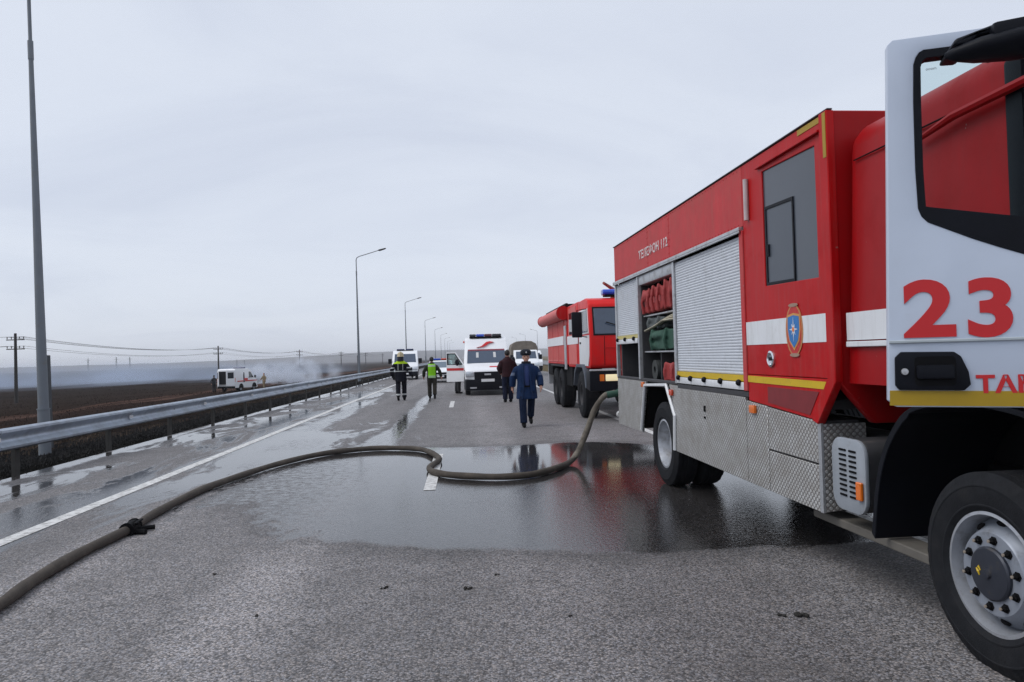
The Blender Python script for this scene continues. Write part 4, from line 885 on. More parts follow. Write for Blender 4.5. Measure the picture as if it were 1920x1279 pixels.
# ------------------------------------------------------------------ the delivery hose on the road
def spline(P, per=8):
    P = [Vector(p) for p in P]; P = [P[0]*2-P[1]] + P + [P[-1]*2-P[-2]]; o = []
    for i in range(1, len(P)-2):
        for k in range(per):
            t = k/per; a, b, c, d = P[i-1:i+3]
            o.append(.5*((2*b)+(c-a)*t+(2*a-5*b+4*c-d)*t*t+(3*b-a-3*c+d)*t**3))
    o.append(P[-2]); return o
HR = .045
gp_ = [(-3.0, 3.4), (-3.12, 4.4), (-3.21, 5.25), (-3.3, 5.78), (-3.36, 6.58), (-3.34, 7.5), (-3.40, 8.34), (-3.39, 9.63), (-3.23, 10.66), (-2.98, 11.75), (-2.52, 12.8), (-1.87, 13.32), (-1.3, 13.31), (-.80, 12.95), (-.54, 12.2), (-.44, 11.56), (-.55, 10.8), (-.46, 10.32), (-.12, 9.95), (.44, 9.72), (.88, 9.83), (1.23, 10.25), (1.5, 10.75)]
hp3 = [(x, y, HR+.004) for x, y in gp_] + [(1.68, 11.05, .16), (1.85, 11.2, .45), (2.0, 11.27, .78), (2.16, 11.29, .98), (2.33, 11.29, 1.03)]
HOSEM = mat('canvas_hose', (.08, .066, .052), .85, var=.35, scale=9, bump=.5, bscale=120, dirt=(.05, .042, .036), dscale=4, dlo=.36, dhi=.56, bands=[(.10, 2, (.21, .185, .15), None)])
hs = thing('fire_hose', 'long brown canvas fire hose snaking over the wet road from the truck outlet', 'hose', (0, 0, 0))
hsp = spline(hp3); MB().tube(hsp, [HR*(1+.05*math.sin(i*.7)+.04*math.sin(i*.23+1)) for i in range(len(hsp))], 12).build('hose_line', HOSEM, hs)
MB().tube([(2.20, 11.29, .995), (2.43, 11.28, 1.03)], .055, 12).build('hose_end_coupling', GREENH, hs)
vc = thing('hose_coupling', 'black metal hose valve joining the hose lengths on the dry road', 'hose coupling', (-3.34, 7.5, 0), math.radians(96))
MB().tube([(-.10, 0, .05), (.10, 0, .05)], .066, 14).build('coupling_body', BLACK2, vc)
for x in (-.12, .10): MB().tube([(x, 0, .05), (x+.02, 0, .05)], .075, 14).build('collar_ring', BLACK2, vc)
MB().tube([(0, 0, .07), (.0, -.06, .11)], .03, 8).box(-.11, .11, -.085, -.06, .10, .12).build('valve_lever', BLACK2, vc, bevel=.004)
MB().tube([(.03, -.03, .03), (.09, -.20, .03)], .024, 8).tube([(-.05, -.03, .025), (-.10, -.17, .025)], .028, 8).build('side_lug', BLACK2, vc)
# small dark clods dropped on the road
CLOD = mat('dark_soil_clod', (.02, .018, .016), .95, var=.4, scale=40, bump=.8, bscale=60)
for i, (x, y, r) in enumerate([(2.02, 4.38, .035), (1.91, 4.42, .02), (-.62, 5.35, .02), (-.02, 5.25, .022), (.62, 4.6, .012), (-1.4, 4.9, .014), (-2.0, 5.9, .016), (.2, 5.55, .014)]):
    q = random.Random(i); mb = MB()
    for k in range(5): mb.ell((q.uniform(-1, 1)*r, q.uniform(-1, 1)*r, r*.25), (r*q.uniform(.3, .7), r*q.uniform(.3, .7), r*q.uniform(.2, .45)), 8, 6)
    o = mb.build('soil_clod', CLOD); o.location = (x, y, .002)
    tag(o, 'small crumbled dark soil clod lying on the dry asphalt', 'soil clod', 'soil clods scattered on the road')

rv = MB()
for z in (2.76, 3.245):
    for k in range(60): rv.ell((-2.15+k*.08, -.002, z), (.006, .005, .006), 6, 4)
for u in (-.37, -.32, .53, .575):
    for k in range(6): rv.ell((u, -.002, 2.80+k*.08), (.006, .005, .006), 6, 4)
struct(rv.build('rivet_row', REDF, FT), 'stuff')

# ------------------------------------------------------------------ the second fire truck (high off-road tanker)
KT = thing('fire_truck', 'tall red off-road tanker fire truck with a white door and blue beacon bar', 'fire truck', (2.976, 18.789, 0), -PI/2)
KW = 2.46
MB().box(-7.3, 1.2, .75, .85, .85, 1.1).box(-7.3, 1.2, KW-.85, KW-.75, .85, 1.1).build('chassis_frame', BLACK2, KT)
for u in (0, -3.9, -5.3):
    MB().tube([(u, .3, .6), (u, KW-.3, .6)], .1, 8).build('axle', BLACK2, KT)
    for yy, o in ((.0, -1), (KW, 1)): add_wheel(KT, u, yy, .60, .42, .28, 'offroad', DGREY, out=o, n=72)
# cab
prof = [(-.45, 1.28), (1.22, 1.28), (1.30, 1.36), (1.34, 2.10), (1.20, 2.84), (1.05, 2.97), (.7, 3.03), (-.45, 3.02)]
MB().prism(prof, 'y', .06, KW-.06).build('cab', KRED, KT, bevel=.05, seg=3)
def on_front(y0, y1, z0, z1, name, m_, d=.012, par=None):
    def fx(z): return np.interp(z, [1.36, 2.10, 2.84], [1.30, 1.34, 1.20])
    a, b = fx(z0), fx(z1)
    return MB().prism([(a, z0), (a+d, z0), (b+d, z1), (b, z1)], 'y', y0, y1).build(name, m_, par or KT, bevel=.003)
ws = on_front(.14, KW-.14, 2.08, 2.78, 'windscreen_seal', BLACKP, .010); on_front(.18, KW-.18, 2.12, 2.74, 'windscreen', BLUEGL, .016, ws)
for y0 in (.45, 1.5): MB().tube([(1.37, y0, 2.40), (1.40, y0+.75, 2.16)], .014, 6).build('wiper', BLACK2, KT)
on_front(.40, .415, 1.36, 2.06, 'panel_seam', BLACK2, .004); on_front(KW-.415, KW-.40, 1.36, 2.06, 'panel_seam', BLACK2, .004)
for k in range(5): on_front(.9, KW-.55, 1.42+k*.07, 1.445+k*.07, 'grille_slot', BLACK2, .006)
on_front(.42, KW-.42, 1.78, 1.795, 'panel_crease', KRED, .02)
dr = MB().prism([(-.30, 1.34), (1.02, 1.34), (1.20, 1.6), (1.24, 2.10), (-.30, 2.10)], 'y', .046, .062).build('door', WHITE, KT, bevel=.004)
MB().box(-.12, .02, .03, .047, 1.90, 1.95).build('handle', BLACKP, dr)
MB().prism([(-.24, 2.14), (1.18, 2.14), (1.06, 2.76), (-.24, 2.76)], 'y', .046, .064).build('window_frame', WHITE, KT, bevel=.004)
MB().prism([(-.18, 2.18), (.45, 2.18), (.45, 2.72), (-.18, 2.72)], 'y', .038, .05).build('side_window', DARKGL, KT)
MB().prism([(.52, 2.18), (1.10, 2.18), (1.0, 2.72), (.52, 2.72)], 'y', .038, .05).build('quarter_window', DARKGL, KT)
MB().prism([(-.98, .80), (-.75, 1.15), (-.45, 1.30), (.45, 1.30), (.75, 1.1), (.9, .8), (.98, .8), (.82, 1.18), (.5, 1.38), (-.5, 1.38), (-.83, 1.2), (-1.06, .8)], 'y', -.02, .45).build('wheel_arch', mat('blue_grey_plastic', (.07, .085, .11), .6), KT, bevel=.008)
MB().box(1.30, 1.5, .02, KW-.02, 1.225, 1.262).build('bumper_trim', ALU, KT, bevel=.01)
bp = MB().prism([(.95, .78), (1.45, .74), (1.48, 1.22), (1.0, 1.26)], 'y', .0, KW).build('front_bumper', BLACKP, KT, bevel=.03, seg=2)
for y0, y1 in ((.38, .68), (KW-.68, KW-.38)):
    MB().box(1.46, 1.50, y0, y1, .98, 1.14).build('headlight', LIT, KT, bevel=.015, seg=2)
for y0 in (.24, KW-.35): MB().box(1.46, 1.49, y0, y0+.11, .98, 1.14).build('indicator', ORANGE, KT, bevel=.008)
MB().box(1.45, 1.47, 1.0, 1.5, .80, .91).build('number_plate', PLATE, KT)
# beacon bar, monitor, mirrors
bb = MB().box(.55, .85, .55, KW-.55, 3.06, 3.10).build('beacon_base', BLACK2, KT)
MB().prism(rpoly(.55, .85, 3.10, 3.24, .06), 'y', .50, KW-.5).build('beacon_lens', BLUEL, bb, bevel=.02, seg=2)
MB().tube([(-.4, 1.0, 3.0), (-.4, 1.0, 3.25), (-.1, .95, 3.32), (.35, .62, 3.44)], [.07, .06, .05, .035], 8).build('water_cannon', mat('rust_red', (.28, .07, .05), .6, .2), KT)
mr_ = MB().box(.90, .97, -.32, -.06, 2.05, 2.68).build('mirror', BLACKP, KT, bevel=.03, seg=2)
MB().tube([(1.0, .06, 2.75), (.94, -.18, 2.72), (.94, -.18, 2.1), (1.0, .06, 2.05)], .015, 6).build('mirror_arm', BLACK2, mr_)
# crew section and pump body
MB().box(-2.45, -.50, .06, KW-.06, 1.28, 3.04).build('crew_compartment', KRED, KT, bevel=.05, seg=2)
MB().box(-2.2, -.75, .045, .062, 1.36, 2.95).build('crew_door', REDP, KT, bevel=.004)
MB().box(-2.0, -.95, .036, .047, 2.2, 2.8).build('crew_window', DARKGL, KT)
MB().box(-2.46, -.5, .040, .055, 1.92, 2.16).build('white_stripe', WHITE, KT)
MB().box(-7.5, -2.55, .05, KW-.05, 1.34, 2.86).build('tank_body', KRED, KT, bevel=.02)
for a, b in ((-7.3, -6.0), (-5.85, -4.55), (-4.4, -3.15)):
    s_ = MB().box(a, b, .03, .052, 1.42, 2.68).build('locker_door', REDP, KT, bevel=.004)
    for k in range(5): MB().box(a+.12+k*.24, a+.17+k*.24, .018, .031, 1.47, 2.62).build('door_rib', REDP, s_, bevel=.004)
MB().box(-7.4, -3.1, .012, .032, 1.93, 2.20).build('white_stripe', WHITE, KT)
MB().box(-3.02, -2.62, .02, .052, 1.2, 2.5).build('ladder_panel', ALU, KT, bevel=.004)
tb = MB().tube([(-7.9, -.06, 2.86), (-2.5, -.06, 2.86)], .19, 14).build('suction_hose_case', REDP, KT)
MB().tube([(-7.93, -.06, 2.86), (-7.9, -.06, 2.86)], .205, 14).tube([(-2.53, -.06, 2.86), (-2.44, -.06, 2.86)], .205, 14).build('case_cap', RED, tb)
ld = MB().box(-7.6, -2.4, .02, .08, 3.08, 3.14).box(-7.6, -2.4, .5, .56, 3.08, 3.14)
for k in range(14): ld.box(-7.4+k*.37, -7.36+k*.37, .08, .5, 3.09, 3.13)
ld.build('roof_ladder', BLACK2, KT)
MB().box(-7.4, -2.6, .1, KW-.1, 2.86, 2.98).build('roof_deck', RED, KT, bevel=.01)
MB().box(-7.62, -7.50, .05, .25, .6, 2.75).build('rear_post', ALU, KT, bevel=.01)
MB().box(-7.45, -6.2, .04, .5, .95, 1.33).build('under_locker', BLACK2, KT, bevel=.02)
box('fuel_tank', BLACK2, KT, -3.2, -2.0, .1, .6, .7, 1.27, .03); box('battery_box', BLACK2, KT, -1.6, -.9, .1, .55, .75, 1.25, .03)
MB().box(-6.2, -3.0, -.01, .5, 1.27, 1.335).build('rear_mudguard', BLACKP, KT, bevel=.01)

# ------------------------------------------------------------------ vans and cars (local x forward, origin under the nose)
def van(name, label, cat, loc, rz, prof, hw, zbelt, paint, P, tumble=.07, front_taper=.08, L=5.6, R=.35, wx=(-.85, -4.1)):
    t = thing(name, label, cat, loc, rz)
    def df(p):
        k = 1 - tumble*max(0, p.z-zbelt) - front_taper*min(1, max(0, (p.x+.55)/.55))**2
        return Vector((p.x, p.y*k, p.z))
    n = len(prof); ys_ = (-hw, -hw*.6, hw*.6, hw); v = []; f = []
    for y in ys_: v += [(p[0] - (.10*min(1, max(0, (p[0]+1.3)/1.3)) if abs(y) == hw else 0), y, p[1]) for p in prof]
    for a in range(3): f += [(a*n+i, a*n+(i+1) % n, (a+1)*n+(i+1) % n, (a+1)*n+i) for i in range(n)]
    f += [tuple(range(n)), tuple(3*n+i for i in range(n))]
    MB().add(v, f).xf(df).build('body', paint, t, bevel=.05, seg=2, angle=45)
    def seg(i, a, b, y0, y1, name, m_, d=.012, par=None, bev=.006):
        p, q = Vector((prof[i][0], prof[i][1])), Vector((prof[i+1][0], prof[i+1][1])); e = q-p; nn = Vector((e.y, -e.x)).normalized()
        if nn.x < 0 and nn.y < 0: nn = -nn
        A, B = p+e*a, p+e*b
        return MB().prism([tuple(A), tuple(A+nn*d), tuple(B+nn*d), tuple(B)], 'y', y0, y1).xf(df).build(name, m_, par or t, bevel=bev)
    for x in wx:
        for y, o in ((-hw+.04, -1), (hw-.04, 1)):
            add_wheel(t, x, y, R, .22, R*.6, 'car', out=o, n=40)
            MB().prism([(x+(R+.09)*math.cos(a), R+(R+.09)*math.sin(a)) for a in np.linspace(0, PI, 13)], 'y', o*(hw+.004), o*(hw-.05)).build('wheel_arch', BLACK2, t)
    return t, df, seg
def side_glass(t, df, poly, hw, m_, name='side_window', sgn=-1, off=.006):
    return MB().prism(poly, 'y', sgn*(hw+off), sgn*(hw-.05)).xf(df).build(name, m_, t)
# --- ambulance in the lane, passenger door open
ap = [(-.02, .24), (.02, .62), (-.02, 1.02), (-.10, 1.10), (-.86, 1.33), (-1.42, 1.92), (-1.50, 1.98), (-1.80, 2.42), (-2.1, 2.52), (-5.6, 2.52), (-5.65, 2.4), (-5.65, .36)]
AM, df, seg = van('ambulance', 'white high-roof ambulance with black bumper and open door, red emblem over windscreen', 'ambulance', (.97, 31.1, 0), -PI/2, ap, 1.0, 1.35, WHITEV, None)
HW = 1.0
wsx = seg(4, .06, .96, -.86, .86, 'windscreen', BLUEGL, .014)
for y in (-.4, .38): seg(4, .45, .85, y-.07, y+.05, 'sun_visor', mat('pale_visor', (.55, .55, .55), .6), .017, wsx)
seg(4, .97, 1.08, -.85, .85, 'visor_strip', mat('dark_red_strip', (.22, .03, .05), .5), .016)
seg(3, .35, .55, .1, .55, 'bonnet_lettering', DECAL_RED, .005)
em_ = MB().prism([(-.42, 2.06), (-.20, 2.12), (.02, 2.30), (.18, 2.33), (.36, 2.29), (.14, 2.24), (.02, 2.15), (-.12, 2.09)], 'x', -1.60, -1.48).xf(lambda p: Vector((p.x-.68*(p.z-2.05), p.y, p.z))).build('roof_emblem', DECAL_RED, AM)
seg(1, .12, .95, -.62, .62, 'grille', BLACKP, .03); seg(0, .0, 1.0, -1.0, 1.0, 'front_bumper', BLACKP, .06, None, .03)
MB().prism([(-.55, .22), (.10, .22), (.10, .66), (-.55, .80)], 'y', -1.015, 1.015).xf(df).build('bumper_wrap', BLACKP, AM, bevel=.05, seg=2)
MB().box(.105, .12, -.28, .28, .58, .70).build('number_plate', PLATE, AM); MB().box(.05, .075, -.14, .14, .85, .92).build('badge', ALU, AM, bevel=.01)
for s_ in (-1, 1):
    h_ = MB().prism([(-.14, .80), (.03, .82), (.03, 1.0), (-.40, 1.10), (-.40, .95)], 'y', s_*.62, s_*1.0).xf(df).build('headlight', LENS, AM, bevel=.02, seg=2)
    MB().box(.085, .11, s_*.62-.14, s_*.62+.14, .30, .36).build('fog_strip', ALU, AM, bevel=.005)
lb = MB().box(-2.15, -1.85, -.72, .72, 2.50, 2.55).build('light_bar_base', BLACK2, AM)
for a, b, m_ in ((-.72, -.42, DARKGL), (-.42, -.05, BLUEL), (-.05, .30, mat('dark_red_lens', (.10, .02, .04), .2)), (.30, .72, DARKGL)):
    MB().box(-2.14, -1.86, a, b-.01, 2.55, 2.66).build('light_bar_lens', m_, lb, bevel=.02)
for s_ in (1,):
    MB().ell((-.95, s_*1.16, 1.45), (.06, .10, .16)).build('mirror', BLACKP, AM)
MB().ell((-1.9, -.98, 2.32), (.04, .04, .05)).build('marker_light', ORRED, AM)
side_glass(AM, df, [(-1.05, 1.40), (-1.62, 1.40), (-1.62, 1.9), (-1.45, 1.9)], HW, DARKGL, sgn=1)
MB().prism([(-.98, .52), (-1.95, .52), (-1.95, 1.86), (-1.52, 1.86), (-.98, 1.34)], 'y', -1.004, -.9).xf(df).build('door_opening', INTER, AM)
# open passenger door, hinge at its front edge
dout_ = [(0, .58), (-.02, 1.30), (-.46, 1.86), (-.93, 1.86), (-.95, .56)]; din_ = [(-.12, 1.34), (-.48, 1.78), (-.86, 1.78), (-.86, 1.34)]
AD = MB().ring(dout_, din_, 'y', 0, .07).build('open_door', WHITEV, AM, bevel=.012)
AD.location = (-.95, -1.0, 0); AD.rotation_euler = (0, 0, math.radians(56))
MB().ring([(-.07, 1.315), (-.46, 1.825), (-.90, 1.825), (-.90, 1.315)], din_, 'y', -.006, .076).build('window_frame', BLACKP, AD)
MB().prism(din_, 'y', .03, .036).build('door_glass', glass('van_door_glass', (.55, .68, .66), .1), AD)
MB().prism([(-.02, 1.06), (-.90, 1.06), (-.93, 1.17), (-.02, 1.17)], 'y', -.006, .0).build('red_stripe', DECAL_RED, AD)
MB().ell((-.28, -.12, 1.42), (.10, .06, .15)).build('mirror', BLACKP, AD)
# --- police van at the verge
pv = [(-.02, .26), (.02, .60), (-.03, .98), (-.12, 1.08), (-.80, 1.30), (-1.45, 2.05), (-1.75, 2.22), (-2.0, 2.30), (-5.6, 2.30), (-5.68, 2.2), (-5.7, .38)]
PV, df, seg = van('police_van', 'white police van with dark bumper parked close to the guard rail', 'van', (-4.62, 57.2, 0), -PI/2+.06, pv, 1.02, 1.3, WHITEV, None)
seg(4, .08, .96, -.85, .85, 'windscreen', BLUEGL, .014); seg(1, .1, .95, -.6, .6, 'grille', BLACKP, .03); seg(0, 0, 1, -1.0, 1.0, 'front_bumper', BLACKP, .06, None, .03)
MB().prism([(-.5, .26), (.09, .26), (.09, .62), (-.5, .72)], 'y', -1.03, 1.03).xf(df).build('bumper_wrap', BLACKP, PV, bevel=.04)
MB().box(.10, .115, -.26, .26, .42, .53).build('number_plate', PLATE, PV)
for s_ in (-1, 1):
    MB().prism([(-.14, .76), (.02, .78), (.02, .96), (-.45, 1.14), (-.45, .95)], 'y', s_*.6, s_*1.0).xf(df).build('headlight', LENS, PV, bevel=.02)
    MB().box(-.98, -.88, s_*1.04, s_*1.32, 1.28, 1.66).build('mirror', BLACKP, PV, bevel=.03)
    side_glass(PV, df, [(-1.0, 1.34), (-1.95, 1.34), (-1.95, 1.95), (-1.55, 1.95)], 1.02, DARKGL, sgn=s_)
    MB().box(-5.2, -2.1, s_*1.026, s_*.9, 1.05, 1.25).xf(df).build('side_stripe', mat('blue_decal', (.05, .10, .3), .4), PV)
    for k in range(3): MB().box(-2.5-k*.9, -2.2-k*.9, s_*1.03, s_*.9, 1.5, 1.85).xf(df).build('side_decal', mat('grey_decal', (.2, .2, .24), .5), PV)
lb = MB().box(-2.2, -1.9, -.66, .66, 2.29, 2.33).build('light_bar_base', BLACK2, PV)
for a, b in ((-.66, -.05), (.05, .66)): MB().box(-2.2, -1.92, a, b, 2.33, 2.43).build('light_bar_lens', mat('navy_lens', (.02, .03, .10), .2), lb, bevel=.02)
# --- police saloon behind
ps = [(-.05, .24), (.0, .55), (-.06, .74), (-1.05, .96), (-1.85, 1.40), (-2.1, 1.46), (-3.1, 1.44), (-3.75, 1.05), (-4.35, .98), (-4.42, .6), (-4.38, .28)]
SD, df, seg = van('police_car', 'white patrol car with red and blue light bar behind the vest-wearing man', 'car', (-1.62, 48.3, 0), -PI/2, ps, .87, .85, WHITEV, None, tumble=.22, R=.31, wx=(-.82, -3.35))
seg(3, .05, .95, -.74, .74, 'windscreen', mat('pale_windscreen', (.11, .15, .19), .08, spec=.8), .012); seg(0, .1, .9, -.86, .86, 'front_bumper', BLACKP, .04, None, .02)
MB().box(-.02, .03, -.5, .5, .56, .68).build('grille', BLACKP, SD, bevel=.01); MB().box(.035, .05, -.26, .26, .38, .49).build('number_plate', PLATE, SD)
for s_ in (-1, 1):
    MB().prism([(-.2, .58), (.0, .58), (-.03, .72), (-.3, .77)], 'y', s_*.5, s_*.86).xf(df).build('headlight', LENS, SD, bevel=.015)
    MB().ell((-1.25, s_*.95, .98), (.06, .10, .07)).build('mirror', WHITEV, SD)
    side_glass(SD, df, [(-1.35, .98), (-3.5, 1.0), (-3.05, 1.36), (-2.05, 1.38)], .87, DARKGL, sgn=s_)
lb = MB().box(-2.5, -2.25, -.6, .6, 1.47, 1.51).build('light_bar_base', BLACK2, SD)
for a, b, m_ in ((-.6, -.02, BLUEL), (.02, .6, ORRED)): MB().box(-2.5, -2.26, a, b, 1.51, 1.60).build('light_bar_lens', m_, lb, bevel=.02)
# --- canvas-topped lorry
cp = [(-.02, .30), (.02, .62), (-.04, 1.0), (-.14, 1.10), (-.80, 1.34), (-1.35, 2.0), (-1.55, 2.08), (-2.4, 2.1), (-2.45, .5)]
CT, df, seg = van('canvas_truck', 'small white-cab truck with a brown canvas load cover behind the officer', 'truck', (5.02, 58.4, 0), -PI/2, cp, 1.0, 1.3, WHITEV, None, wx=(-.85, -4.3))
seg(4, .06, .95, -.84, .84, 'windscreen', BLUEGL, .014); seg(1, .1, .95, -.6, .6, 'grille', BLACKP, .03); seg(0, 0, 1, -1.0, 1.0, 'front_bumper', DGREY, .06, None, .03)
for s_ in (-1, 1):
    MB().prism([(-.14, .76), (.02, .78), (.02, .98), (-.45, 1.16), (-.45, .95)], 'y', s_*.6, s_*1.0).xf(df).build('headlight', LENS, CT, bevel=.02)
    MB().box(-.98, -.9, s_*1.04, s_*1.3, 1.3, 1.7).build('mirror', BLACKP, CT, bevel=.03)
cvs = MB(); n_ = 13; rings = []
for i, x in enumerate(np.linspace(-2.55, -6.0, 8)):
    zz = 2.78 + .05*math.cos(i*PI)
    rings.append([(x, y, z) for y, z in ((-1.1, .95), (-1.12, 1.6), (-1.10, 2.3), (-.98, 2.62), (-.6, zz), (0, zz+.03), (.6, zz), (.98, 2.62), (1.10, 2.3), (1.12, 1.6), (1.1, .95))])
vv = [p for r in rings for p in r]; q = len(rings[0])
cvs.add(vv, [(i*q+k, i*q+k+1, (i+1)*q+k+1, (i+1)*q+k) for i in range(7) for k in range(q-1)] + [tuple(range(q)), tuple(7*q+k for k in range(q))])
cvs.build('canvas_cover', mat('brown_canvas', (.17, .145, .12), .9, var=.3, scale=3, bump=.5, bscale=8), CT, angle=50)
MB().box(-6.0, -2.5, -1.08, 1.08, .6, .94).build('load_bed', DGREY, CT, bevel=.01)
# --- van queued farther back
qv = [(p[0], p[1]*.92) for p in pv]
QV, df, seg = van('white_van', 'white van queued behind the canvas-topped truck', 'van', (7.0, 74, 0), -PI/2, qv, 1.0, 1.2, WHITEV, None)
seg(4, .08, .96, -.85, .85, 'windscreen', BLUEGL, .014); seg(0, 0, 1, -1, 1, 'front_bumper', BLACKP, .05, None, .03); seg(1, .1, .9, -.6, .6, 'grille', BLACKP, .03)
# --- ambulance out on the field track
zfld = float(zter(-23.6, 77))
FA, df, seg = van('ambulance', 'white ambulance with rear doors open out on the field track', 'ambulance', (-22.9, 79.6, zfld), PI/2-.22, [(p[0] if p[0] > -3 else p[0]+1.1, p[1]) for p in pv], 1.0, 1.3, WHITEV, None, wx=(-.85, -3.5))
seg(4, .08, .96, -.85, .85, 'windscreen', BLUEGL, .014)
side_glass(FA, df, [(-1.0, 1.34), (-1.95, 1.34), (-1.95, 1.95), (-1.55, 1.95)], 1.0, DARKGL)
for x0, x1, z0, z1, m_ in ((-4.2, -.3, .98, 1.08, DECAL_RED), (-2.9, -2.2, 1.1, 1.3, DECAL_RED)): MB().box(x0, x1, -1.006, -.9, z0, z1).xf(df).build('red_stripe', m_, FA)
MB().box(-3.0, -2.8, -1.012, -.9, .9, 1.9).xf(df).build('side_window', DARKGL, FA)
MB().box(-4.64, -4.59, -.85, .85, .75, 2.05).xf(df).build('rear_opening', INTER, FA)
for s_ in (-1, 1):
    d_ = MB().box(-.9, 0, -.03, .03, .6, 2.15).build('rear_door', WHITEV, FA, bevel=.02); d_.location = (-4.60, s_*.95, 0); d_.rotation_euler = (0, 0, s_*math.radians(38))
    MB().box(-.75, -.15, -.036, .036, 1.35, 1.95).build('door_window', DARKGL, d_)
    MB().box(-4.62, -4.58, s_*.93, s_*.99, 1.0, 1.4).build('tail_lamp', ORRED, FA)
MB().box(-4.64, -4.4, -.95, .95, .35, .55).build('rear_bumper', BLACKP, FA, bevel=.03)
MB().box(-2.2, -1.9, -.6, .6, 2.3, 2.42).build('light_bar', mat('navy_lens', (.02, .03, .10), .2), FA, bevel=.03)
MB().ell((-.95, -1.14, 1.45), (.06, .10, .16)).build('mirror', BLACKP, FA)

# ------------------------------------------------------------------ people (local: facing +y, x to their right)
def person(label, loc, face, h=1.76, legs=((.0, .0), (.0, .0)), arms=((.10, .0, .05), (.10, .0, .05)), coat_len=.80, coat_r=1.0, coat=None, trouser=None, boots=None, hat=None, coat_bands=True, hem=1.0, glove=None, lean=0., group=None):
    """legs: per side (forward swing of foot, lift); arms: per side (elbow out, wrist forward, wrist out)"""
    s = h/1.76
    t = thing('person', label, 'person', loc, face, group)
    t.scale = (s, s, s)
    sh_z, hip_z = 1.44, .93
    body = MB(); legm = MB(); cm = MB(); bm_ = MB()
    ly = lambda z: lean*max(0, z-.9)
    for sg, (sw, lf) in zip((-1, 1), legs):
        hip = Vector((sg*.095, 0, hip_z)); ank = Vector((sg*.10, sw, .09+lf)); kn = (hip+ank)/2 + Vector((sg*.01, .035+.12*lf+.06*max(0, -sw), .02))
        body.tube([hip, (hip+kn)/2, kn, (kn+ank)/2+Vector((0, -.015, 0)), ank], [.075, .07, .052, .05, .036], 10)
        legm.tube([hip+Vector((0, 0, .02)), (hip*2+kn)/3, (hip+kn*2)/3, kn, (kn+ank)/2+Vector((0, -.012, 0)), ank+Vector((0, 0, .01))], [.112, .108, .10, .09, .086, .084], 12)
        tl = Vector((0, 1, 0)) if lf < .05 else Vector((0, .8, -.6 if sw < 0 else .3))
        heel = ank+Vector((0, -.05, -.045)); toe = ank+tl*.17+Vector((0, 0, -.055))
        bm_.tube([heel, (heel+toe)/2, toe], [.046, .05, .036], 10, sy=.85); bm_.tube([ank+Vector((0, 0, -.04)), ank+Vector((0, 0, .12))], [.055, .06], 10)
        body.tube([heel, toe], [.03, .025], 8, sy=.8)
    # torso
    body.loft([(0, ly(.88), .88, .14, .10), (0, ly(1.1), 1.1, .14, .10), (0, ly(1.3), 1.3, .16, .11), (0, ly(1.44), 1.44, .15, .09), (0, ly(1.5), 1.50, .06, .06)], 16)
    cz = hip_z - (coat_len-.62)
    r = coat_r
    rings = [(0, ly(cz), cz, .185*hem*r, .145*hem*r), (0, ly(cz), cz+.06, .183*hem*r, .143*hem*r), (0, ly(1.05), 1.05, .175*r, .13*r), (0, ly(1.22), 1.22, .19*r, .135*r), (0, ly(1.34), 1.34, .195*r, .135*r), (0, ly(1.41), 1.41, .17*r, .118*r), (0, ly(1.465), 1.465, .12*r, .09*r), (0, ly(1.50), 1.50, .085, .08), (0, ly(1.53), 1.53, .072, .07)]
    cm.loft(rings, 20)
    legm.loft([(0, 0, .84, .155, .115), (0, 0, .98, .16, .12)], 16)
    hands = []
    for sg, (eo, wf, wo) in zip((-1, 1), arms):
        S = Vector((sg*.165*r, ly(1.40), 1.37)); E_ = Vector((sg*(.205*r+eo), ly(1.15)-.03+wf*.3, 1.14)); Wr = Vector((sg*(.22*r+wo), ly(1.0)+wf, .90+abs(wf)*.5))
        body.tube([S, E_, Wr], [.05, .042, .03], 8)
        cm.tube([S+Vector((-sg*.05, 0, .0)), S+Vector((sg*.015, 0, -.03)), (S+E_)/2, E_, (E_+Wr)/2, Wr], [.06*r, .068*r, .070*r, .066*r, .064*r, .058*r], 12)
        d = (Wr-E_).normalized(); P = Wr+d*.06
        hb = MB(); hb.tube([Wr-d*.03, Wr+d*.03, Wr+d*.09], [.028, .036, .034], 8, sy=.6)
        side = Vector((0, 1, 0)) - d*d.y; side.normalize()
        for k, (o, ln) in enumerate(((-.027, .062), (-.009, .074), (.009, .070), (.027, .055))):
            b0 = Wr+d*.085+side*o; b1 = b0+d*ln*.55+Vector((-sg*.008, 0, 0)); b2 = b1+d*ln*.45+Vector((-sg*.022, 0, 0)); hb.tube([b0-d*.015, b1, b2], [.0105, .010, .008], 6)
        b0 = Wr+d*.03+side*.03; hb.tube([b0, b0+d*.03+side*.022, b0+d*.062+side*.024], [.013, .011, .009], 6)
        hands.append(hb)
    hd = Vector((0, ly(1.6)+.015, 1.62))
    body.tube([(0, ly(1.46), 1.45), (0, ly(1.55)+.01, 1.57)], [.058, .054], 10)
    body.ell(hd+Vector((0, 0, .02)), (.082, .100, .112), 16, 12); body.ell(hd+Vector((0, .035, -.05)), (.060, .062, .066), 12, 8)
    body.tube([hd+Vector((0, .09, .02)), hd+Vector((0, .112, -.018)), hd+Vector((0, .09, -.03))], [.010, .016, .010], 8)
    for sg in (-1, 1): body.ell(hd+Vector((sg*.078, -.005, -.005)), (.012, .022, .032), 8, 6)
    bd = put('body', remeshed(body, 'body', SKIN, .010, 3), t)
    for hb in hands: hb.build('hand', glove or SKIN, t)
    for sg in (-1, 1): MB().ell(hd+Vector((sg*.032, .088, .022)), (.012, .008, .007), 8, 6).build('eye', BLACK2, t)
    MB().ell(hd+Vector((0, .092, -.055)), (.024, .008, .006), 8, 6).build('mouth', mat('lip', (.34, .14, .11), .5), t)
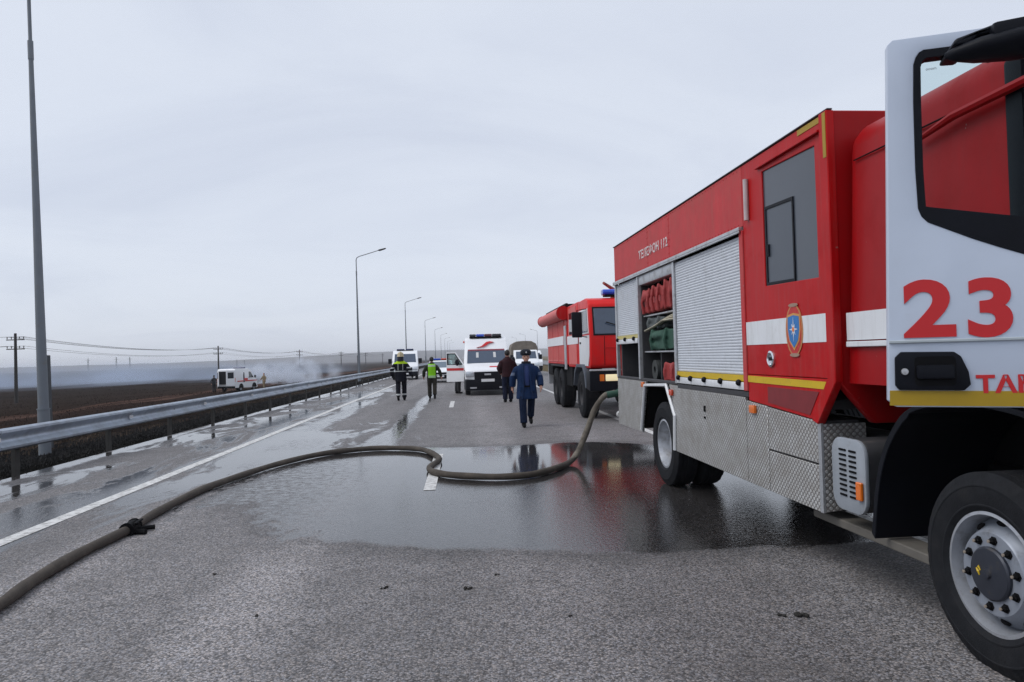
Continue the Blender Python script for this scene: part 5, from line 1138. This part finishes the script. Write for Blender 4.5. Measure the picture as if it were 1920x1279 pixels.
    put('trousers', remeshed(legm, 'trousers', trouser, .012, 4), t)
    put('coat', remeshed(cm, 'coat', coat, .012, 3), t)
    put('boots', remeshed(bm_, 'boots', boots or BLACK2, .010, 2), t)
    hat(t, hd)
    return t
def fur_hat(m_, badge=True):
    def f(t, hd):
        a = MB().loft([(hd.x, hd.y-.005, hd.z+.045, .098, .115), (hd.x, hd.y-.005, hd.z+.07, .128, .145), (hd.x, hd.y-.005, hd.z+.15, .126, .142), (hd.x, hd.y-.005, hd.z+.18, .09, .10)], 18)
        o = a.loft([(hd.x, hd.y-.005, hd.z+.17, .085, .10), (hd.x, hd.y-.005, hd.z+.195, .06, .07)], 16).build('fur_hat', m_, t, angle=70)
        if badge: MB().ell((hd.x, hd.y+.138, hd.z+.115), (.018, .012, .022), 8, 6).build('hat_badge', ALU, o)
        MB().ell(hd+Vector((0, -.03, .02)), (.08, .085, .09), 12, 8).build('hair', HAIR, t)
    return f
def hair_only(m_):
    def f(t, hd): MB().ell(hd+Vector((0, -.022, .03)), (.090, .095, .108), 14, 10).build('hair', m_, t)
    return f
def helmet(m_):
    def f(t, hd):
        a = MB().loft([(hd.x, hd.y, hd.z+.005, .135, .165), (hd.x, hd.y, hd.z+.02, .13, .16), (hd.x, hd.y, hd.z+.035, .118, .14), (hd.x, hd.y, hd.z+.10, .115, .135), (hd.x, hd.y, hd.z+.15, .09, .11), (hd.x, hd.y, hd.z+.175, .04, .06)], 20)
        o = a.build('helmet', m_, t, angle=60)
        MB().tube([hd+Vector((0, -.145, .05)), hd+Vector((0, -.11, .16)), hd+Vector((0, .0, .19)), hd+Vector((0, .11, .15))], .014, 8).build('helmet_comb', m_, o)
        MB().loft([(hd.x, hd.y-.06, hd.z-.16, .12, .10), (hd.x, hd.y-.06, hd.z+.0, .11, .09)], 14).build('neck_flap', mat('navy_cloth', (.012, .014, .022), .85), t)
    return f
LIME = (.42, .62, .02); SILV = (.50, .52, .52)
FFC = mat('turnout_coat', (.005, .006, .012), .85, var=.25, scale=14, bump=.9, bscale=14, spec=.15, bands=[(1.36, 1.47, LIME, None), (1.12, 1.36, (.38, .40, .38), (.075, .10)), (1.07, 1.10, SILV, None), (1.19, 1.23, SILV, (.22, .5))])
FFT = mat('turnout_trousers', (.005, .006, .012), .85, var=.25, scale=14, bump=.9, bscale=14, spec=.15, bands=[(.20, .255, SILV, None)])
VESTC = mat('olive_coat_and_vest', (.022, .026, .016), .85, var=.3, scale=14, bump=.9, bscale=14, spec=.15, bands=[(.86, 1.46, (.24, .62, .02), (0, .155)), (1.34, 1.42, (.42, .55, .36), (0, .155)), (.86, .97, (.36, .55, .30), (0, .155))])
VESTT = mat('olive_trousers', (.035, .032, .026), .85, var=.3, scale=14, bump=.9, bscale=14, spec=.15)
MARC = mat('maroon_jacket', (.032, .011, .015), .75, var=.3, scale=14, bump=1., bscale=13, spec=.15)
NAVT = mat('navy_trousers', (.009, .013, .032), .85, var=.25, scale=14, bump=.9, bscale=14, spec=.15)
OFFC = mat('blue_uniform_parka', (.008, .024, .072), .8, var=.3, scale=12, bump=1., bscale=13, spec=.15, bands=[(1.20, 1.27, (.12, .15, .22), (.275, .5))])
OFFT = mat('blue_uniform_trousers', (.005, .011, .032), .85, var=.25, scale=14, bump=.9, bscale=14, spec=.15)
DARKC = mat('dark_jacket', (.015, .016, .02), .85, var=.3, bump=.5, bscale=20)
TANC = mat('tan_coat', (.22, .17, .10), .85, var=.3, bump=.5, bscale=20)
OF = person('person in blue padded uniform and dark fur hat walking over the wet road', (1.42, 16.9, 0), PI, 1.74, legs=((-.27, .13), (.17, 0)), arms=((.06, .10, .05), (.06, -.08, .05)), coat_len=.90, coat_r=1.24, hem=1.10, coat=OFFC, trouser=OFFT, hat=fur_hat(mat('navy_fur', (.006, .008, .016), .95, bump=.8, bscale=60)))
SHIRT = mat('blue_shirt', (.012, .03, .12), .8, var=.2, bump=.5, bscale=18)
MB().loft([(0, .155, .96, .05, .02), (0, .165, 1.1, .06, .02), (0, .163, 1.3, .066, .02), (0, .13, 1.43, .05, .02)], 10).build('shirt_front', SHIRT, OF)
MB().loft([(0, .170, .93, .075, .02), (0, .172, .97, .075, .02)], 10).build('belt', BLACK2, OF)
for sg in (-1, 1):
    MB().tube([(sg*.07, .12, 1.46), (sg*.082, .165, 1.33), (sg*.085, .178, 1.1), (sg*.09, .18, .9), (sg*.12, .19, .66)], [.02, .022, .02, .02, .018], 8).build('coat_edge', OFFC, OF)
    MB().box(sg*.125-.05, sg*.125+.05, .155, .185, .83, .95).build('pocket', OFFC, OF, bevel=.01)
MB().tube([(-.09, .03, 1.50), (-.05, .085, 1.50), (.05, .085, 1.50), (.09, .03, 1.50)], .03, 8).build('collar', mat('navy_fur', (.006, .008, .016), .95), OF)
person('person in dark turnout suit with lime bands and a beige helmet walking away', (-2.53, 29.2, 0), 0, 1.88, legs=((-.14, .07), (.13, 0)), arms=((.10, .06, .07), (.10, -.05, .16)), coat_len=.84, coat_r=1.12, hem=1.05, coat=FFC, trouser=FFT, glove=BLACK2, hat=helmet(mat('beige_helmet', (.46, .38, .22), .45, var=.15)))
person('person in a bright green safety vest over dark clothes walking away', (-1.33, 29.7, 0), .05, 1.70, legs=((.12, 0), (-.14, .08)), arms=((.10, .08, .10), (.10, .05, .14)), coat_len=.68, coat_r=1.10, coat=VESTC, trouser=VESTT, hat=hair_only(HAIR))
person('person in maroon jacket and navy trousers standing beside the open-door ambulance', (1.52, 26.0, 0), .15, 1.87, legs=((.0, 0), (.06, 0)), arms=((.07, .18, -.04), (.07, .18, -.04)), coat_len=.70, coat_r=1.12, coat=MARC, trouser=NAVT, hat=hair_only(HAIR))
person('person standing behind the open ambulance door with only dark legs showing', (-.36, 33.3, 0), -1.2, 1.72, legs=((.0, 0), (.05, 0)), coat_len=.66, coat=DARKC, trouser=DARKC, hat=hair_only(HAIR))
zz = float(zter(-25.3, 77.2))
person('person in dark clothes at the open rear doors of the field ambulance', (-25.6, 76.6, zz), .6, 1.75, coat_len=.7, coat=DARKC, trouser=DARKC, hat=hair_only(HAIR))
person('person in a tan coat standing in the smoke ahead of the field ambulance', (-22.2, 82.6, float(zter(-22.2, 82.6))-.06), 2.5, 1.72, legs=((.1, 0), (-.05, 0)), arms=((.12, .2, .1), (.12, .2, .1)), coat_len=.8, coat_r=1.15, coat=TANC, trouser=TANC, hat=hair_only(HAIR))

# ------------------------------------------------------------------ smoke and haze
def smoke_mat(name, dens, scale, lo, hi, col, aniso=.2, stretch=(1, 1, 1)):
    m = bpy.data.materials.new(name); m.use_nodes = True; nt = m.node_tree; nt.nodes.clear(); L = nt.links.new
    o = N(nt, 'ShaderNodeOutputMaterial'); v = N(nt, 'ShaderNodeVolumePrincipled'); L(v.outputs[0], o.inputs['Volume'])
    v.inputs['Color'].default_value = (*col, 1); v.inputs['Anisotropy'].default_value = aniso
    tc = N(nt, 'ShaderNodeTexCoord'); ge = N(nt, 'ShaderNodeNewGeometry')
    mp = N(nt, 'ShaderNodeMapping'); L(ge.outputs['Position'], mp.inputs[0]); mp.inputs['Scale'].default_value = stretch
    nz = N(nt, 'ShaderNodeTexNoise'); nz.inputs['Scale'].default_value = scale; nz.inputs['Detail'].default_value = 3; nz.inputs['Distortion'].default_value = .5; L(mp.outputs[0], nz.inputs['Vector'])
    r = N(nt, 'ShaderNodeMapRange', interpolation_type='SMOOTHSTEP'); L(nz.outputs[0], r.inputs[0]); r.inputs[1].default_value = lo; r.inputs[2].default_value = hi; r.inputs[4].default_value = dens
    # fade towards the domain's ellipsoid boundary (object space is -1..1)
    ln = N(nt, 'ShaderNodeVectorMath', operation='LENGTH'); L(tc.outputs['Object'], ln.inputs[0])
    f = N(nt, 'ShaderNodeMapRange', interpolation_type='SMOOTHSTEP'); L(ln.outputs['Value'], f.inputs[0]); f.inputs[1].default_value = 1.0; f.inputs[2].default_value = .1
    mu = N(nt, 'ShaderNodeMath', operation='MULTIPLY'); L(r.outputs[0], mu.inputs[0]); L(f.outputs[0], mu.inputs[1]); L(mu.outputs[0], v.inputs['Density'])
    return m
def smoke(c, r, m, rz=0):
    me = MB().ell((0, 0, 0), (1, 1, 1), 24, 14).mesh('smoke', m)
    o = put('smoke', me); o.location = c; o.scale = r; o.rotation_euler = (0, 0, rz); struct(o, 'stuff'); return o
SM1 = smoke_mat('drift_smoke', .030, .06, .38, .62, (.62, .72, .90), stretch=(1, .5, 1.5))
SM2 = smoke_mat('plume_smoke', .8, .42, .46, .66, (.80, .84, .92), stretch=(1, .6, 1.2))
smoke((-112, 215, -2.5), (88, 85, 7.0), SM1)
smoke((-55, 190, -2.5), (36, 70, 5.5), SM1)
smoke((-22.5, 104, -.3), (6.0, 9, 3.6), SM2)
smoke((-30, 112, -.6), (7.5, 9, 3.0), SM2)
HZ = bpy.data.materials.new('haze_air'); HZ.use_nodes = True; nt = HZ.node_tree; nt.nodes.clear()
o_ = N(nt, 'ShaderNodeOutputMaterial'); v_ = N(nt, 'ShaderNodeVolumePrincipled'); nt.links.new(v_.outputs[0], o_.inputs['Volume'])
v_.inputs['Color'].default_value = (.93, .95, 1.0, 1); v_.inputs['Density'].default_value = .00028; v_.inputs['Anisotropy'].default_value = .1
hz = MB().box(-4300, 4300, -70, 4700, -14, 45).build('haze', HZ, smooth=False); struct(hz, 'stuff')
